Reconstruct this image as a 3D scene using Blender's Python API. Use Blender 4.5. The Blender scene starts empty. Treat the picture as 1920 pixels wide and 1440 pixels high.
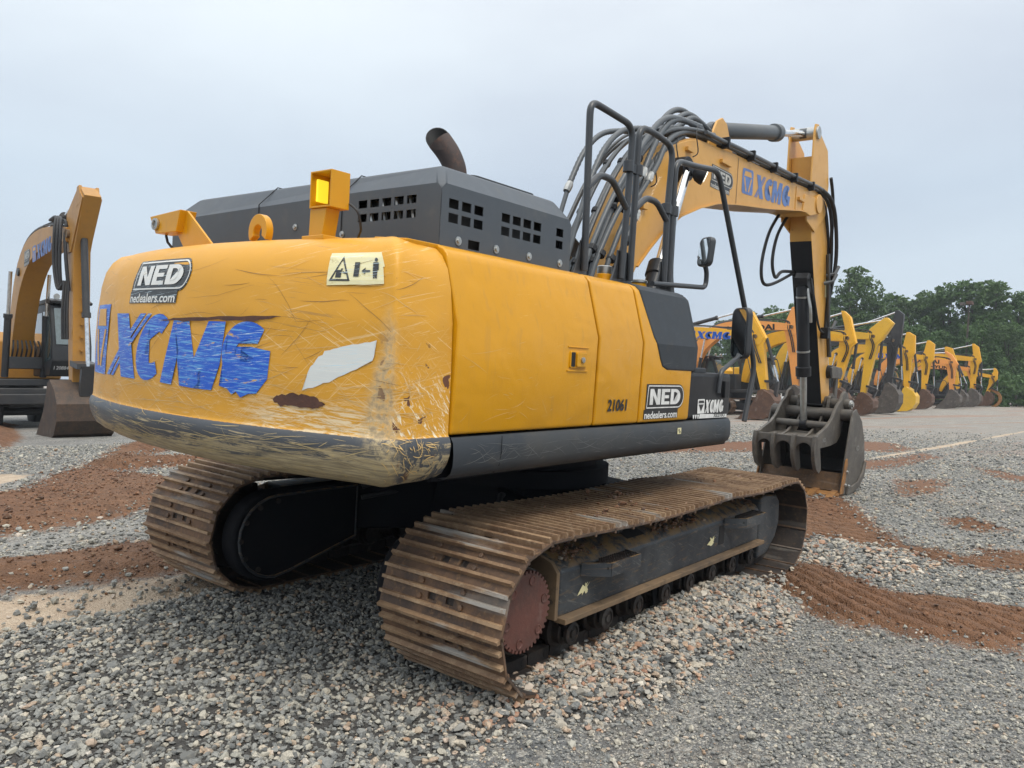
import bpy, bmesh, math, random
import numpy as np
from mathutils import Vector, Matrix
SC = bpy.context.scene; COL = SC.collection
R = math.radians
# ---------------------------------------------------------------- camera
CAM_LOC = (-4.9426, -3.8643, 1.4950)
F_ = Vector((0.7877, 0.6161, 0.0)); SL = 0.0125
R0 = Vector((F_.y, -F_.x, 0)).normalized()
Rv = (R0*math.cos(SL) + Vector((0, 0, 1))*math.sin(SL)).normalized()
Uv = Rv.cross(F_.normalized()).normalized()
cd = bpy.data.cameras.new('camera'); cam = bpy.data.objects.new('camera', cd); COL.objects.link(cam)
cd.sensor_width = 36.0; cd.lens = 1500/1920*36.0; cd.clip_start = 0.05; cd.clip_end = 1500
m = Matrix((Rv, Uv, -F_.normalized())).transposed().to_4x4(); m.translation = Vector(CAM_LOC)
cam.matrix_world = m
SC.camera = cam
# ---------------------------------------------------------------- sky, sun, exposure
SUN_EL, SUN_AZ = R(58), R(250)      # azimuth of the light's origin, from +X counter-clockwise
w = bpy.data.worlds.new('World'); SC.world = w; w.use_nodes = True
nt = w.node_tree; nt.nodes.clear()
def WN(t, **k):
    n = nt.nodes.new(t)
    for a, b in k.items(): setattr(n, a, b)
    return n
out = WN('ShaderNodeOutputWorld'); bg = WN('ShaderNodeBackground'); bg.inputs[1].default_value = 0.1
sky = WN('ShaderNodeTexSky', sky_type='NISHITA', sun_disc=False, sun_elevation=SUN_EL, sun_rotation=R(90)-SUN_AZ)
sky.air_density = 1.6; sky.dust_density = 4.0
tc = WN('ShaderNodeTexCoord'); sep = WN('ShaderNodeSeparateXYZ'); nt.links.new(tc.outputs['Generated'], sep.inputs[0])
mp = WN('ShaderNodeMapping'); mp.inputs['Scale'].default_value = (1.0, 1.0, 2.6); nt.links.new(tc.outputs['Generated'], mp.inputs[0])
nz = WN('ShaderNodeTexNoise'); nz.inputs['Scale'].default_value = 1.7; nz.inputs['Detail'].default_value = 5; nz.inputs['Roughness'].default_value = .5
nt.links.new(mp.outputs[0], nz.inputs['Vector'])
rp = WN('ShaderNodeValToRGB'); e = rp.color_ramp.elements          # overcast: pale at the horizon, brighter overhead
e[0].position = 0.0; e[0].color = (5.7, 6.5, 7.5, 1); e[1].position = 1.0; e[1].color = (19.5, 19.8, 19.8, 1)
for pos, c in ((.06, (6.1, 7.0, 8.05)), (.22, (6.0, 6.95, 8.1)), (.42, (8.6, 9.2, 9.8))):
    x = e.new(pos); x.color = (*c, 1)
nt.links.new(sep.outputs['Z'], rp.inputs[0])
rc = WN('ShaderNodeValToRGB'); e = rc.color_ramp.elements
e[0].position = .32; e[0].color = (.87, .88, .91, 1); e[1].position = .66; e[1].color = (1.07, 1.08, 1.07, 1)
nt.links.new(nz.outputs['Fac'], rc.inputs[0])
mu = WN('ShaderNodeMix', data_type='RGBA', blend_type='MULTIPLY'); mu.inputs[0].default_value = 1
nt.links.new(rp.outputs[0], mu.inputs[6]); nt.links.new(rc.outputs[0], mu.inputs[7])
mx = WN('ShaderNodeMix', data_type='RGBA'); mx.inputs[0].default_value = 0.9
nt.links.new(sky.outputs[0], mx.inputs[6]); nt.links.new(mu.outputs[2], mx.inputs[7])
nt.links.new(mx.outputs[2], bg.inputs[0]); nt.links.new(bg.outputs[0], out.inputs[0])
sd = bpy.data.lights.new('sun', 'SUN'); sd.energy = 1.9; sd.angle = R(25); sd.color = (1, .93, .82)
so = bpy.data.objects.new('sun', sd); COL.objects.link(so); so.location = (0, 0, 30)
sv = Vector((math.cos(SUN_EL)*math.cos(SUN_AZ), math.cos(SUN_EL)*math.sin(SUN_AZ), math.sin(SUN_EL)))
so.rotation_euler = (-sv).to_track_quat('-Z', 'Y').to_euler()
SC.view_settings.view_transform = 'Standard'; SC.view_settings.look = 'None'
SC.view_settings.exposure = 0.12; SC.view_settings.gamma = 1.0
SC.render.engine = 'CYCLES'; SC.cycles.max_bounces = 6
random.seed(7); np.random.seed(7)

# ---------------------------------------------------------------- materials
class NM:
    def __init__(s, name):
        s.m = bpy.data.materials.new(name); s.m.use_nodes = True; s.t = s.m.node_tree
        s.b = s.t.nodes['Principled BSDF']; s.tc = s.n('ShaderNodeTexCoord')
    def n(s, t, **k):
        x = s.t.nodes.new(t)
        for a, b in k.items(): setattr(x, a, b)
        return x
    def set(s, i, v):
        if hasattr(v, 'links') or isinstance(v, bpy.types.NodeSocket): return v
        return v
    def inp(s, sock, v):
        if isinstance(v, bpy.types.NodeSocket): s.t.links.new(v, sock)
        elif isinstance(v, (tuple, list)) and len(v) == 3 and sock.type == 'RGBA': sock.default_value = (*v, 1)
        else: sock.default_value = v
    def vec(s, src='Object', sc=(1, 1, 1), off=(0, 0, 0), rot=(0, 0, 0), rnd=False):
        v = s.tc.outputs[src] if isinstance(src, str) else src
        if any(rot) and not rnd:      # turn first, stretch afterwards, so that streaks really run at an angle
            m0 = s.n('ShaderNodeMapping'); s.t.links.new(v, m0.inputs[0]); m0.inputs['Rotation'].default_value = rot; v = m0.outputs[0]; rot = (0, 0, 0)
        mp = s.n('ShaderNodeMapping'); s.t.links.new(v, mp.inputs[0])
        mp.inputs['Scale'].default_value = sc; mp.inputs['Location'].default_value = off; mp.inputs['Rotation'].default_value = rot
        if rnd:
            oi = s.n('ShaderNodeObjectInfo'); a = s.n('ShaderNodeVectorMath', operation='MULTIPLY_ADD')
            a.inputs[1].default_value = (37, 11, 23); s.t.links.new(oi.outputs['Random'], a.inputs[0]); s.t.links.new(v, a.inputs[2])
            s.t.links.new(a.outputs[0], mp.inputs[0])
        return mp.outputs[0]
    def noise(s, v, scale, det=4, rough=.55, dist=0):
        x = s.n('ShaderNodeTexNoise'); s.t.links.new(v, x.inputs['Vector'])
        x.inputs['Scale'].default_value = scale; x.inputs['Detail'].default_value = det; x.inputs['Roughness'].default_value = rough; x.inputs['Distortion'].default_value = dist
        return x.outputs['Fac']
    def ramp(s, f, st, interp='LINEAR'):
        x = s.n('ShaderNodeValToRGB'); x.color_ramp.interpolation = interp; e = x.color_ramp.elements
        st = [(p, c if isinstance(c, tuple) else (c, c, c)) for p, c in st]
        e[0].position, e[0].color = st[0][0], (*st[0][1], 1); e[1].position, e[1].color = st[-1][0], (*st[-1][1], 1)
        for p, c in st[1:-1]: y = e.new(p); y.color = (*c, 1)
        s.t.links.new(f, x.inputs[0]); return x.outputs[0]
    def math(s, op, a, b=0.0, c=None, clamp=False):
        x = s.n('ShaderNodeMath', operation=op); x.use_clamp = clamp
        s.inp(x.inputs[0], a); s.inp(x.inputs[1], b)
        if c is not None: s.inp(x.inputs[2], c)
        return x.outputs[0]
    def step(s, v, a, b):            # smooth 0..1 between a and b
        x = s.n('ShaderNodeMapRange', interpolation_type='SMOOTHSTEP'); s.inp(x.inputs[0], v)
        x.inputs[1].default_value = a; x.inputs[2].default_value = b
        if b < a: x.inputs[1].default_value = b; x.inputs[2].default_value = a; x.inputs[3].default_value = 1; x.inputs[4].default_value = 0
        return x.outputs[0]
    def mix(s, f, a, b, mode='MIX'):
        x = s.n('ShaderNodeMix', data_type='RGBA', blend_type=mode); s.inp(x.inputs[0], f); s.inp(x.inputs[6], a); s.inp(x.inputs[7], b); return x.outputs[2]
    def xyz(s, v):
        x = s.n('ShaderNodeSeparateXYZ'); s.t.links.new(v, x.inputs[0]); return x.outputs
    def bump(s, h, st=.3, d=.01):
        x = s.n('ShaderNodeBump'); x.inputs['Strength'].default_value = st; x.inputs['Distance'].default_value = d
        s.t.links.new(h, x.inputs['Height']); s.t.links.new(x.outputs[0], s.b.inputs['Normal'])
    def fin(s, col=None, rough=.5, metal=0.0, spec=None, coat=None, emit=None, es=0):
        if col is not None: s.inp(s.b.inputs['Base Color'], col)
        s.inp(s.b.inputs['Roughness'], rough); s.inp(s.b.inputs['Metallic'], metal)
        if spec is not None: s.b.inputs['Specular IOR Level'].default_value = spec
        if coat: s.b.inputs['Coat Weight'].default_value = coat; s.b.inputs['Coat Roughness'].default_value = .12
        if emit: s.b.inputs['Emission Color'].default_value = (*emit, 1); s.b.inputs['Emission Strength'].default_value = es
        return s.m

def paint(name, base, dirt=.35, dcol=(.22, .15, .08), rough=.38, scr=.0, scol=(.75, .6, .35), coat=.2, chips=0.0, nscale=1.0, rnd=False, dent=0.0, spec=None):
    g = NM(name); v = g.vec(rnd=rnd)
    a = g.noise(v, 1.3*nscale, 5, .6); b = g.noise(v, 9*nscale, 6, .65)
    c = g.mix(g.math('MULTIPLY', g.step(a, .42, .72), .5*dirt), base, dcol)
    c = g.mix(g.math('MULTIPLY', g.step(b, .5, .8), .7*dirt), c, dcol)
    if scr:
        v2 = g.vec(sc=(1.5, 1.5, 22), rot=(.25, .1, 0)); f = g.step(g.noise(v2, 6, 5, .7, .6), .62, .70)
        g2 = g.step(g.noise(v, 1.1, 2), .45, .62)
        c = g.mix(g.math('MULTIPLY', g.math('MULTIPLY', f, g2), scr), c, scol)
    if chips:
        f = g.step(g.noise(v, 5, 7, .72, .3), .66, .69)
        c = g.mix(g.math('MULTIPLY', f, chips), c, (.10, .05, .03))
    if dent:      # gentle pressed-in waves of thin sheet metal
        dn = g.noise(g.vec(sc=(1, 1, 1.3)), 1.5, 3, .5, .3); g.bump(g.math('ADD', g.math('MULTIPLY', b, .06), dn), .55, dent)
        run = g.step(g.noise(g.vec(sc=(9, 9, .9)), 2.2, 4, .6), .56, .68); c = g.mix(g.math('MULTIPLY', run, .16), c, (.30, .19, .08))
    else: g.bump(b, .05, .004)
    return g.fin(c, g.ramp(b, [(0, rough-.08), (1, rough+.22)]), coat=coat, spec=spec)

YEL = (.64, .30, .004)
M = {}
def frame_mat():           # painted steel with caked mud lying on its upward faces and scraped streaks along its side
    g = NM('track_frame_paint'); v = g.vec(); a = g.noise(v, 3, 6, .65); b = g.noise(v, 14, 6, .7)
    c = g.mix(g.step(a, .4, .65), (.022, .027, .034), (.05, .056, .062))
    s_ = g.step(g.noise(g.vec(sc=(1.6, 1, 16), rot=(0, .06, 0)), 3.5, 6, .72, .6), .56, .61)
    c = g.mix(g.math('MULTIPLY', s_, .32), c, (.22, .13, .05))
    s2 = g.step(g.noise(g.vec(sc=(2.5, 1, 22), rot=(0, -.4, 0)), 3, 5, .7, .4), .59, .62); c = g.mix(g.math('MULTIPLY', s2, .22), c, (.3, .28, .24))
    ge = g.n('ShaderNodeNewGeometry'); nz_ = g.xyz(ge.outputs['Normal'])[2]
    mud = g.math('MULTIPLY', g.step(nz_, .35, .8), g.step(b, .40, .56)); c = g.mix(mud, c, g.mix(a, (.09, .05, .03), (.30, .19, .07)))
    g.bump(g.math('ADD', b, mud), .25, .008); return g.fin(c, g.ramp(b, [(0, .35), (1, .7)]))
M['yellow'] = paint('yellow_paint', YEL, .3, (.40, .20, .04), .27, scr=.4, scol=(.74, .5, .2), coat=.22, dent=.06, spec=.3)
M['yellow_boom'] = paint('faded_yellow_paint', (.62, .325, .065), .4, (.33, .18, .07), .42, chips=.5, scr=.25)
M['yellow_bg'] = paint('yard_yellow_paint', (.80, .41, .012), .45, (.32, .18, .06), .45, rnd=True)
M['shaded_amber'] = paint('shaded_amber_paint', (.43, .205, .03), .5, (.2, .11, .05), .45)  # yellow paint darkened, the shade on the left machine put into its colour
M['cabglass'] = None
M['lemon_bg'] = paint('lemon_yellow_paint', (.76, .44, .03), .4, (.35, .22, .08), .4, rnd=True)
M['orange_bg'] = paint('orange_paint', (.84, .34, .08), .25, (.4, .16, .05), .4, rnd=True)
M['grey'] = paint('dark_grey_paint', (.036, .042, .050), .35, (.15, .13, .10), .48, scr=.35, scol=(.25, .23, .2), coat=0, spec=.28)
M['hood'] = paint('matt_grey_hood_paint', (.062, .075, .092), .45, (.15, .15, .14), .52, coat=0)
M['rail'] = paint('charcoal_rail_paint', (.032, .036, .042), .2, (.12, .1, .08), .38)
M['black'] = paint('black_paint', (.010, .011, .014), .25, (.05, .04, .03), .55, spec=.3)
M['under'] = paint('shaded_black_steel', (.008, .009, .012), .3, (.035, .026, .02), .7, spec=.15, coat=0)  # black steel, darkened further to carry the shade under the machine
M['black_bg'] = paint('dusty_black_paint', (.022, .024, .028), .5, (.09, .075, .06), .5, rnd=True)
M['tube'] = paint('grey_hydraulic_tube', (.07, .08, .09), .25, (.16, .13, .1), .45)
M['frame'] = frame_mat()
M['mudyellow'] = paint('rusty_yellow_edge', (.19, .125, .07), 1.6, (.05, .04, .032), .75, coat=0)
def simple(name, c, rough=.5, metal=0, **k):
    g = NM(name); n = g.noise(g.vec(), 14, 4)
    return g.fin(g.mix(g.step(n, .3, .8), c, tuple(x*.72 for x in c)), rough, metal, **k)
M['hose'] = simple('rubber_hose', (.022, .022, .024), .55)
M['rubber'] = simple('tyre_rubber', (.02, .02, .02), .75)
M['chrome'] = simple('chromed_rod', (.78, .78, .78), .16, 1.0)
M['steel'] = simple('bare_steel', (.5, .5, .48), .35, .9)
M['glass'] = simple('dark_tinted_glass', (.02, .028, .03), .06, 0, spec=.9)
M['cabglass'] = simple('cab_glass', (.09, .13, .135), .08, 0, spec=1.0, coat=1.0)
M['mirror'] = simple('mirror_glass', (.8, .85, .88), .03, 1.0)
M['white'] = simple('white_vinyl', (.78, .78, .76), .45)
M['whitework'] = simple('lamp_glass', (.9, .9, .85), .2, emit=(1, .93, .75), es=1.2)
M['blackvinyl'] = simple('black_vinyl', (.012, .012, .014), .35)
M['bluev'] = simple('blue_vinyl', (.015, .10, .48), .4)
M['fadedblue'] = simple('faded_blue_vinyl', (.11, .20, .46), .5)
M['fadedwhite'] = simple('faded_white_vinyl', (.55, .54, .5), .5)
M['lampyellow'] = simple('lit_amber_lens', (.9, .8, .05), .3, emit=(1, .82, .04), es=.75)
M['dark'] = simple('machinery_shadow_black', (.012, .012, .013), .7)  # flat black standing in for the shade inside openings
M['greenglass'] = simple('green_reflection', (.1, .35, .28), .1)
def rusty(name, base, hi, lo, wear=.6, rough=.62, metal=.25):
    g = NM(name); v = g.vec(rnd=True)
    a = g.noise(v, 4, 7, .7); b = g.noise(v, 28, 5, .7); c0 = g.noise(g.vec(sc=(1, .18, 1), rnd=True), 5, 5, .6)
    c = g.mix(g.step(a, .36, .66), lo, base); c = g.mix(g.math('MULTIPLY', g.step(b, .5, .72), .6), c, hi)
    oi = g.n('ShaderNodeObjectInfo'); c = g.mix(g.math('MULTIPLY', oi.outputs['Random'], .38), c, lo)
    c = g.mix(g.math('MULTIPLY', g.step(c0, .58, .66), wear), c, (.36, .34, .31))
    g.bump(b, .5, .006)
    return g.fin(c, g.ramp(b, [(0, rough-.12), (1, rough+.2)]), metal)
M['rust'] = rusty('rusty_track_steel', (.19, .11, .065), (.36, .21, .10), (.075, .052, .04), wear=.3)
M['rustbar'] = rusty('worn_grouser_steel', (.40, .27, .16), (.56, .42, .27), (.20, .12, .07), wear=.95)  # tan of wear and dust, paled further for sky light on the top run
M['shoeinner'] = rusty('dark_shoe_steel', (.06, .045, .037), (.15, .10, .06), (.03, .026, .025), wear=.2)
M['chain'] = rusty('oily_track_chain', (.035, .027, .024), (.10, .06, .04), (.014, .013, .013), wear=.1)
M['redrust'] = rusty('red_rust_cover', (.15, .052, .038), (.20, .09, .065), (.085, .04, .032), wear=.1, metal=0)
M['pipe'] = rusty('exhaust_rust', (.075, .05, .045), (.2, .10, .06), (.04, .035, .035), wear=0)
M['bucket'] = rusty('bucket_grey_steel', (.15, .135, .115), (.19, .14, .085), (.08, .073, .066), wear=.2, rough=.5)
M['bucketin'] = rusty('dark_bucket_inside', (.022, .02, .02), (.06, .04, .03), (.012, .012, .012), wear=0)
M['darkbucket'] = rusty('dark_brown_bucket', (.10, .065, .045), (.20, .11, .06), (.05, .04, .034), wear=.15)
M['liner'] = rusty('dull_brown_liner', (.13, .07, .03), (.22, .12, .05), (.06, .035, .02), wear=.1)
M['bucketrust'] = rusty('orange_wear_edge', (.42, .20, .06), (.5, .28, .1), (.2, .10, .04), wear=.15)
M['bgbucket'] = rusty('brown_bucket_steel', (.15, .08, .05), (.2, .12, .08), (.09, .05, .035), wear=.2)
M['bgbucketgrey'] = rusty('grey_bucket_steel', (.15, .13, .11), (.2, .15, .11), (.08, .07, .065), wear=.2)

def cw_material():
    g = NM('scraped_counterweight_paint'); uv = g.tc.outputs['UV']; X = g.xyz(uv); a, z = X[0], X[1]
    vo = g.vec('UV')
    n1 = g.noise(vo, 3.2, 6, .65); n2 = g.noise(vo, 22, 5, .7)
    ye = g.mix(g.math('MULTIPLY', g.step(n1, .4, .75), .4), (.66, .325, .03), (.55, .28, .045))
    # fine long scratches
    def scr(sx, sz, rot, lo, hi, sc=4, dist=.5, off=(0, 0, 0)):
        return g.step(g.noise(g.vec('UV', sc=(sx, sz, 1), rot=(0, 0, rot), off=off), sc, 6, .72, dist), lo, hi)
    low = g.step(z, 1.75, 1.38); lowm = g.math('MULTIPLY', low, g.step(n1, .38, .6))
    s1 = g.math('MULTIPLY', scr(1.9, 24, .05, .56, .60), g.math('ADD', g.math('MULTIPLY', lowm, .5), g.math('MULTIPLY', g.step(n1, .54, .66), .12)))
    pm = g.step(g.noise(vo, 1.7, 3), .47, .60)
    s2 = g.math('MULTIPLY', g.math('MULTIPLY', scr(.6, 26, -.22, .60, .62, 3), .5), g.math('MAXIMUM', pm, g.step(a, .7, 1.1)))
    s4 = g.math('MULTIPLY', scr(.6, 30, -.75, .60, .62, 3, .3, (5, 3, 0)), g.math('MULTIPLY', g.step(z, 1.9, 1.6), g.step(a, -.2, .6)))
    s3 = g.math('MULTIPLY', g.math('MULTIPLY', scr(.8, 28, .5, .61, .63, 3, .3, (3, 1, 0)), .8), g.step(z, 1.95, 1.7))
    dk = g.math('MULTIPLY', g.math('MULTIPLY', scr(.7, 30, .10, .60, .62, 3, .4, (7, 2, 0)), .5), pm)
    cream = (.80, .62, .36)
    y = g.mix(s1, ye, cream); y = g.mix(s2, y, cream); y = g.mix(g.math('MULTIPLY', s4, .45), y, cream); y = g.mix(s3, y, cream); y = g.mix(dk, y, (.28, .16, .07))
    smear = g.math('MULTIPLY', g.math('MULTIPLY', g.step(z, 1.50, 1.42), g.math('MULTIPLY', g.step(a, .45, .8), g.step(a, 1.38, 1.28))), scr(1.4, 15, .04, .47, .55, 4, 1.0, (2, 5, 0)))
    y = g.mix(g.math('MULTIPLY', smear, .85), y, (.80, .66, .44))
    # gouged corner: beige to bare metal around a = 1.30
    da = g.math('ABSOLUTE', g.math('SUBTRACT', a, g.math('ADD', 1.335, g.math('MULTIPLY', g.math('SUBTRACT', n1, .5), .22))))
    cm = g.math('MULTIPLY', g.step(g.math('ADD', da, g.math('MULTIPLY', g.math('SUBTRACT', z, 1.35), .16)), .135, .06), g.step(z, 2.02, 1.66))
    cm = g.math('MULTIPLY', cm, g.step(n2, .30, .55))
    y = g.mix(g.math('MULTIPLY', cm, .9), y, g.mix(g.step(n2, .35, .65), (.72, .54, .30), (.36, .28, .18)))
    # scraped spray right of the corner and pale chips on the side
    sd_ = g.math('MULTIPLY', g.step(a, 1.36, 1.42), g.math('MULTIPLY', scr(6, 26, .9, .55, .59, 2.2, .8), g.step(z, 1.72, 1.42)))
    y = g.mix(sd_, y, (.84, .74, .55))
    ch = g.math('MULTIPLY', g.step(g.noise(vo, 11, 3, .5, .4), .645, .66), g.math('MULTIPLY', g.step(a, 1.2, 1.4), g.step(z, 1.9, 1.6)))
    y = g.mix(ch, y, (.14, .06, .035))
    # bottom band
    dark = g.mix(n1, (.05, .058, .068), (.085, .09, .10))
    beige = g.mix(scr(1.0, 16, .03, .35, .65, 5), (.25, .20, .125), (.50, .40, .235))
    beige = g.mix(g.math('MULTIPLY', g.step(n2, .55, .75), .5), beige, (.66, .45, .16))
    zz = g.math('ADD', z, g.math('MULTIPLY', g.math('SUBTRACT', g.noise(g.vec('UV', sc=(1, 9, 1)), 2.6, 6, .75, .6), .5), .42))
    edge = g.math('ADD', 1.215, g.math('MULTIPLY', a, .028))
    wm = g.step(g.math('SUBTRACT', zz, edge), .028, -.022)
    wm = g.math('MAXIMUM', wm, g.math('MULTIPLY', scr(1.0, 22, .06, .56, .60, 4), g.step(z, 1.325, 1.29)))
    wm = g.math('MAXIMUM', wm, g.math('MULTIPLY', g.step(da, .14, .03), g.step(n2, .38, .58)))
    wm = g.math('MULTIPLY', wm, g.math('SUBTRACT', 1.0, g.math('MULTIPLY', g.step(a, 1.40, 1.46), g.math('SUBTRACT', 1.0, g.math('MULTIPLY', g.step(g.noise(vo, 16, 5, .7, 1.5), .47, .55), .95)))))
    band = g.mix(wm, dark, beige)
    isb = g.step(g.math('ADD', z, g.math('MULTIPLY', g.math('SUBTRACT', g.noise(vo, 30, 3), .5), .006)), 1.336, 1.332)
    c = g.mix(isb, y, band)
    # rust showing through at the corner foot
    rs = g.math('MULTIPLY', g.step(g.noise(vo, 9, 6, .75, .6), .56, .66), g.math('MULTIPLY', g.step(a, 1.33, 1.40), g.step(z, 1.36, 1.28)))
    c = g.mix(g.math('MULTIPLY', rs, .75), c, (.16, .075, .04))
    g.bump(g.math('ADD', g.math('MULTIPLY', n2, .3), wm), .12, .006)
    return g.fin(c, g.ramp(n2, [(0, .34), (1, .56)]), coat=.08, spec=.32)
M['cw'] = cw_material()
def scraped_vinyl(name, col, hi, under):
    g = NM(name)
    f = g.step(g.noise(g.vec('UV', sc=(1, 26, 1), rot=(0, 0, .04)), 4.5, 6, .7, .5), .50, .62)
    f2 = g.step(g.noise(g.vec('UV', sc=(1, 40, 1), rot=(0, 0, -.1), off=(4, 0, 0)), 5, 6, .7, .5), .585, .62)
    f3 = g.step(g.noise(g.vec('UV', sc=(2, 6, 1), off=(1, 3, 0)), 3, 6, .7, .5), .60, .66)
    c = g.mix(g.math('MULTIPLY', f, .75), col, hi); c = g.mix(f2, c, (.55, .68, .74)); c = g.mix(f3, c, under)
    return g.fin(c, .4)
M['cwblue'] = scraped_vinyl('scratched_blue_vinyl', (.012, .10, .56), (.16, .46, .76), (.60, .36, .12))
M['cwblack'] = scraped_vinyl('scratched_black_vinyl', (.025, .028, .03), (.05, .05, .05), (.1, .09, .07))
M['cwwhite'] = scraped_vinyl('scratched_white_vinyl', (.68, .68, .65), (.74, .72, .66), (.5, .46, .36))
M['cwcream'] = scraped_vinyl('scratched_cream_vinyl', (.72, .66, .38), (.76, .72, .5), (.5, .42, .2))
M['scratch'] = simple('cream_scratch', (.70, .48, .20), .6)
M['skirtscratch'] = simple('pale_grey_scuff', (.13, .135, .135), .6)
M['scratchtan'] = simple('tan_scratch', (.52, .40, .20), .6)
M['scratchdark'] = simple('dark_scratch', (.22, .12, .05), .6)
M['patch'] = scraped_vinyl('bare_white_primer', (.66, .68, .66), (.72, .73, .7), (.6, .58, .5))
M['brown'] = rusty('rusty_bare_metal_patch', (.13, .055, .035), (.2, .09, .05), (.08, .04, .03), wear=0)

# ---------------------------------------------------------------- mesh helpers
class MB:
    def __init__(s): s.v = []; s.f = []; s.uv = None; s.mi = []
    def add(s, vs, fs, mi=0):
        k = len(s.v); s.v += [tuple(x) for x in vs]; s.f += [tuple(i+k for i in f) for f in fs]; s.mi += [mi]*len(fs); return s
    def box(s, x0, x1, y0, y1, z0, z1, mi=0):
        return s.add([(x, y, z) for x in (x0, x1) for y in (y0, y1) for z in (z0, z1)],
                     [(0, 1, 3, 2), (4, 6, 7, 5), (0, 4, 5, 1), (2, 3, 7, 6), (0, 2, 6, 4), (1, 5, 7, 3)], mi)
    def prism(s, poly, lo, hi, ax='y', mi=0):
        # poly: 2D points; ax: extrusion axis ('y': (x,z), 'x': (y,z), 'z': (x,y))
        def P(a, b, h): return {'y': (a, h, b), 'x': (h, a, b), 'z': (a, b, h)}[ax]
        n = len(poly); vs = [P(a, b, lo) for a, b in poly]+[P(a, b, hi) for a, b in poly]
        fs = [(i, (i+1) % n, n+(i+1) % n, n+i) for i in range(n)]
        return s.add(vs, fs+[tuple(range(n-1, -1, -1)), tuple(range(n, 2*n))], mi)
    def tube(s, pts, r, n=8, mi=0, cap=True, smooth=0):
        pts = [Vector(p) for p in pts]
        if smooth: pts = cr(pts, smooth)
        rs = r if isinstance(r, (list, tuple)) else [r]*len(pts)
        if len(rs) != len(pts): rs = [np.interp(i/(len(pts)-1), np.linspace(0, 1, len(rs)), rs) for i in range(len(pts))]
        up = None; rings = []
        for i, p in enumerate(pts):
            t = (pts[min(i+1, len(pts)-1)]-pts[max(i-1, 0)]).normalized()
            if up is None:
                up = t.orthogonal().normalized()
            up = (up-t*up.dot(t)); up = up.normalized() if up.length > 1e-6 else t.orthogonal().normalized()
            b = t.cross(up); rings.append([p+(up*math.cos(2*math.pi*k/n)+b*math.sin(2*math.pi*k/n))*rs[i] for k in range(n)])
        vs = [v for r_ in rings for v in r_]; fs = []
        for i in range(len(pts)-1):
            for k in range(n): fs.append((i*n+k, i*n+(k+1) % n, (i+1)*n+(k+1) % n, (i+1)*n+k))
        if cap: fs += [tuple(range(n-1, -1, -1)), tuple(range((len(pts)-1)*n, len(pts)*n))]
        return s.add(vs, fs, mi)
    def cyl(s, p0, p1, r, n=16, mi=0): return s.tube([p0, p1], r, n, mi)
    def lathe(s, prof, p0, axis, n=24, mi=0):
        ax = Vector(axis).normalized(); u = ax.orthogonal().normalized(); b = ax.cross(u); p0 = Vector(p0)
        vs = [p0+ax*h+(u*math.cos(2*math.pi*k/n)+b*math.sin(2*math.pi*k/n))*r for r, h in prof for k in range(n)]
        fs = [(i*n+k, i*n+(k+1) % n, (i+1)*n+(k+1) % n, (i+1)*n+k) for i in range(len(prof)-1) for k in range(n)]
        fs += [tuple(range(n-1, -1, -1)), tuple(range((len(prof)-1)*n, len(prof)*n))]
        return s.add(vs, fs, mi)
    def grid(s, G, mi=0, flip=False):
        a, b = len(G), len(G[0]); vs = [p for r in G for p in r]
        fs = [(i*b+j, i*b+j+1, (i+1)*b+j+1, (i+1)*b+j) for i in range(a-1) for j in range(b-1)]
        if flip: fs = [f[::-1] for f in fs]
        return s.add(vs, fs, mi)
    def build(s, name, mats, parent=None, bevel=0, smooth=None, seg=2, recalc=True, solid=0):
        me = bpy.data.meshes.new(name); me.from_pydata(s.v, [], s.f)
        if not isinstance(mats, (list, tuple)): mats = [mats]
        for mm in mats: me.materials.append(M[mm] if isinstance(mm, str) else mm)
        if len(mats) > 1: me.polygons.foreach_set('material_index', s.mi)
        me.update()
        if recalc:
            bm = bmesh.new(); bm.from_mesh(me); bmesh.ops.recalc_face_normals(bm, faces=bm.faces); bm.to_mesh(me); bm.free()
        if smooth is not None:
            me.polygons.foreach_set('use_smooth', [True]*len(me.polygons)); me.set_sharp_from_angle(angle=R(smooth))
        o = bpy.data.objects.new(name, me); COL.objects.link(o)
        if parent: o.parent = parent
        if solid:
            md = o.modifiers.new('s', 'SOLIDIFY'); md.thickness = solid; md.offset = 0
        if bevel:
            md = o.modifiers.new('b', 'BEVEL'); md.width = bevel; md.segments = seg; md.limit_method = 'ANGLE'; md.angle_limit = R(35)
            if smooth is None:
                me.polygons.foreach_set('use_smooth', [True]*len(me.polygons)); md.harden_normals = True
        return o
def cr(pts, k):
    o = []; n = len(pts)
    for i in range(n-1):
        p0, p1, p2, p3 = pts[max(i-1, 0)], pts[i], pts[i+1], pts[min(i+2, n-1)]
        for j in range(k):
            t = j/k; o.append(.5*((2*p1)+(p2-p0)*t+(2*p0-5*p1+4*p2-p3)*t*t+(3*p1-p0-3*p2+p3)*t**3))
    return o+[pts[-1]]
def empty(name, loc=(0, 0, 0), parent=None):
    o = bpy.data.objects.new(name, None); COL.objects.link(o); o.location = loc; o.empty_display_size = .2
    if parent: o.parent = parent
    return o
def tag(o, label=None, cat=None, group=None, kind=None):
    if label: o['label'] = label
    if cat: o['category'] = cat
    if group: o['group'] = group
    if kind: o['kind'] = kind
    return o
def ss(a, b, x):
    t = np.clip((x-a)/(b-a), 0, 1); return t*t*(3-2*t)
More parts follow.
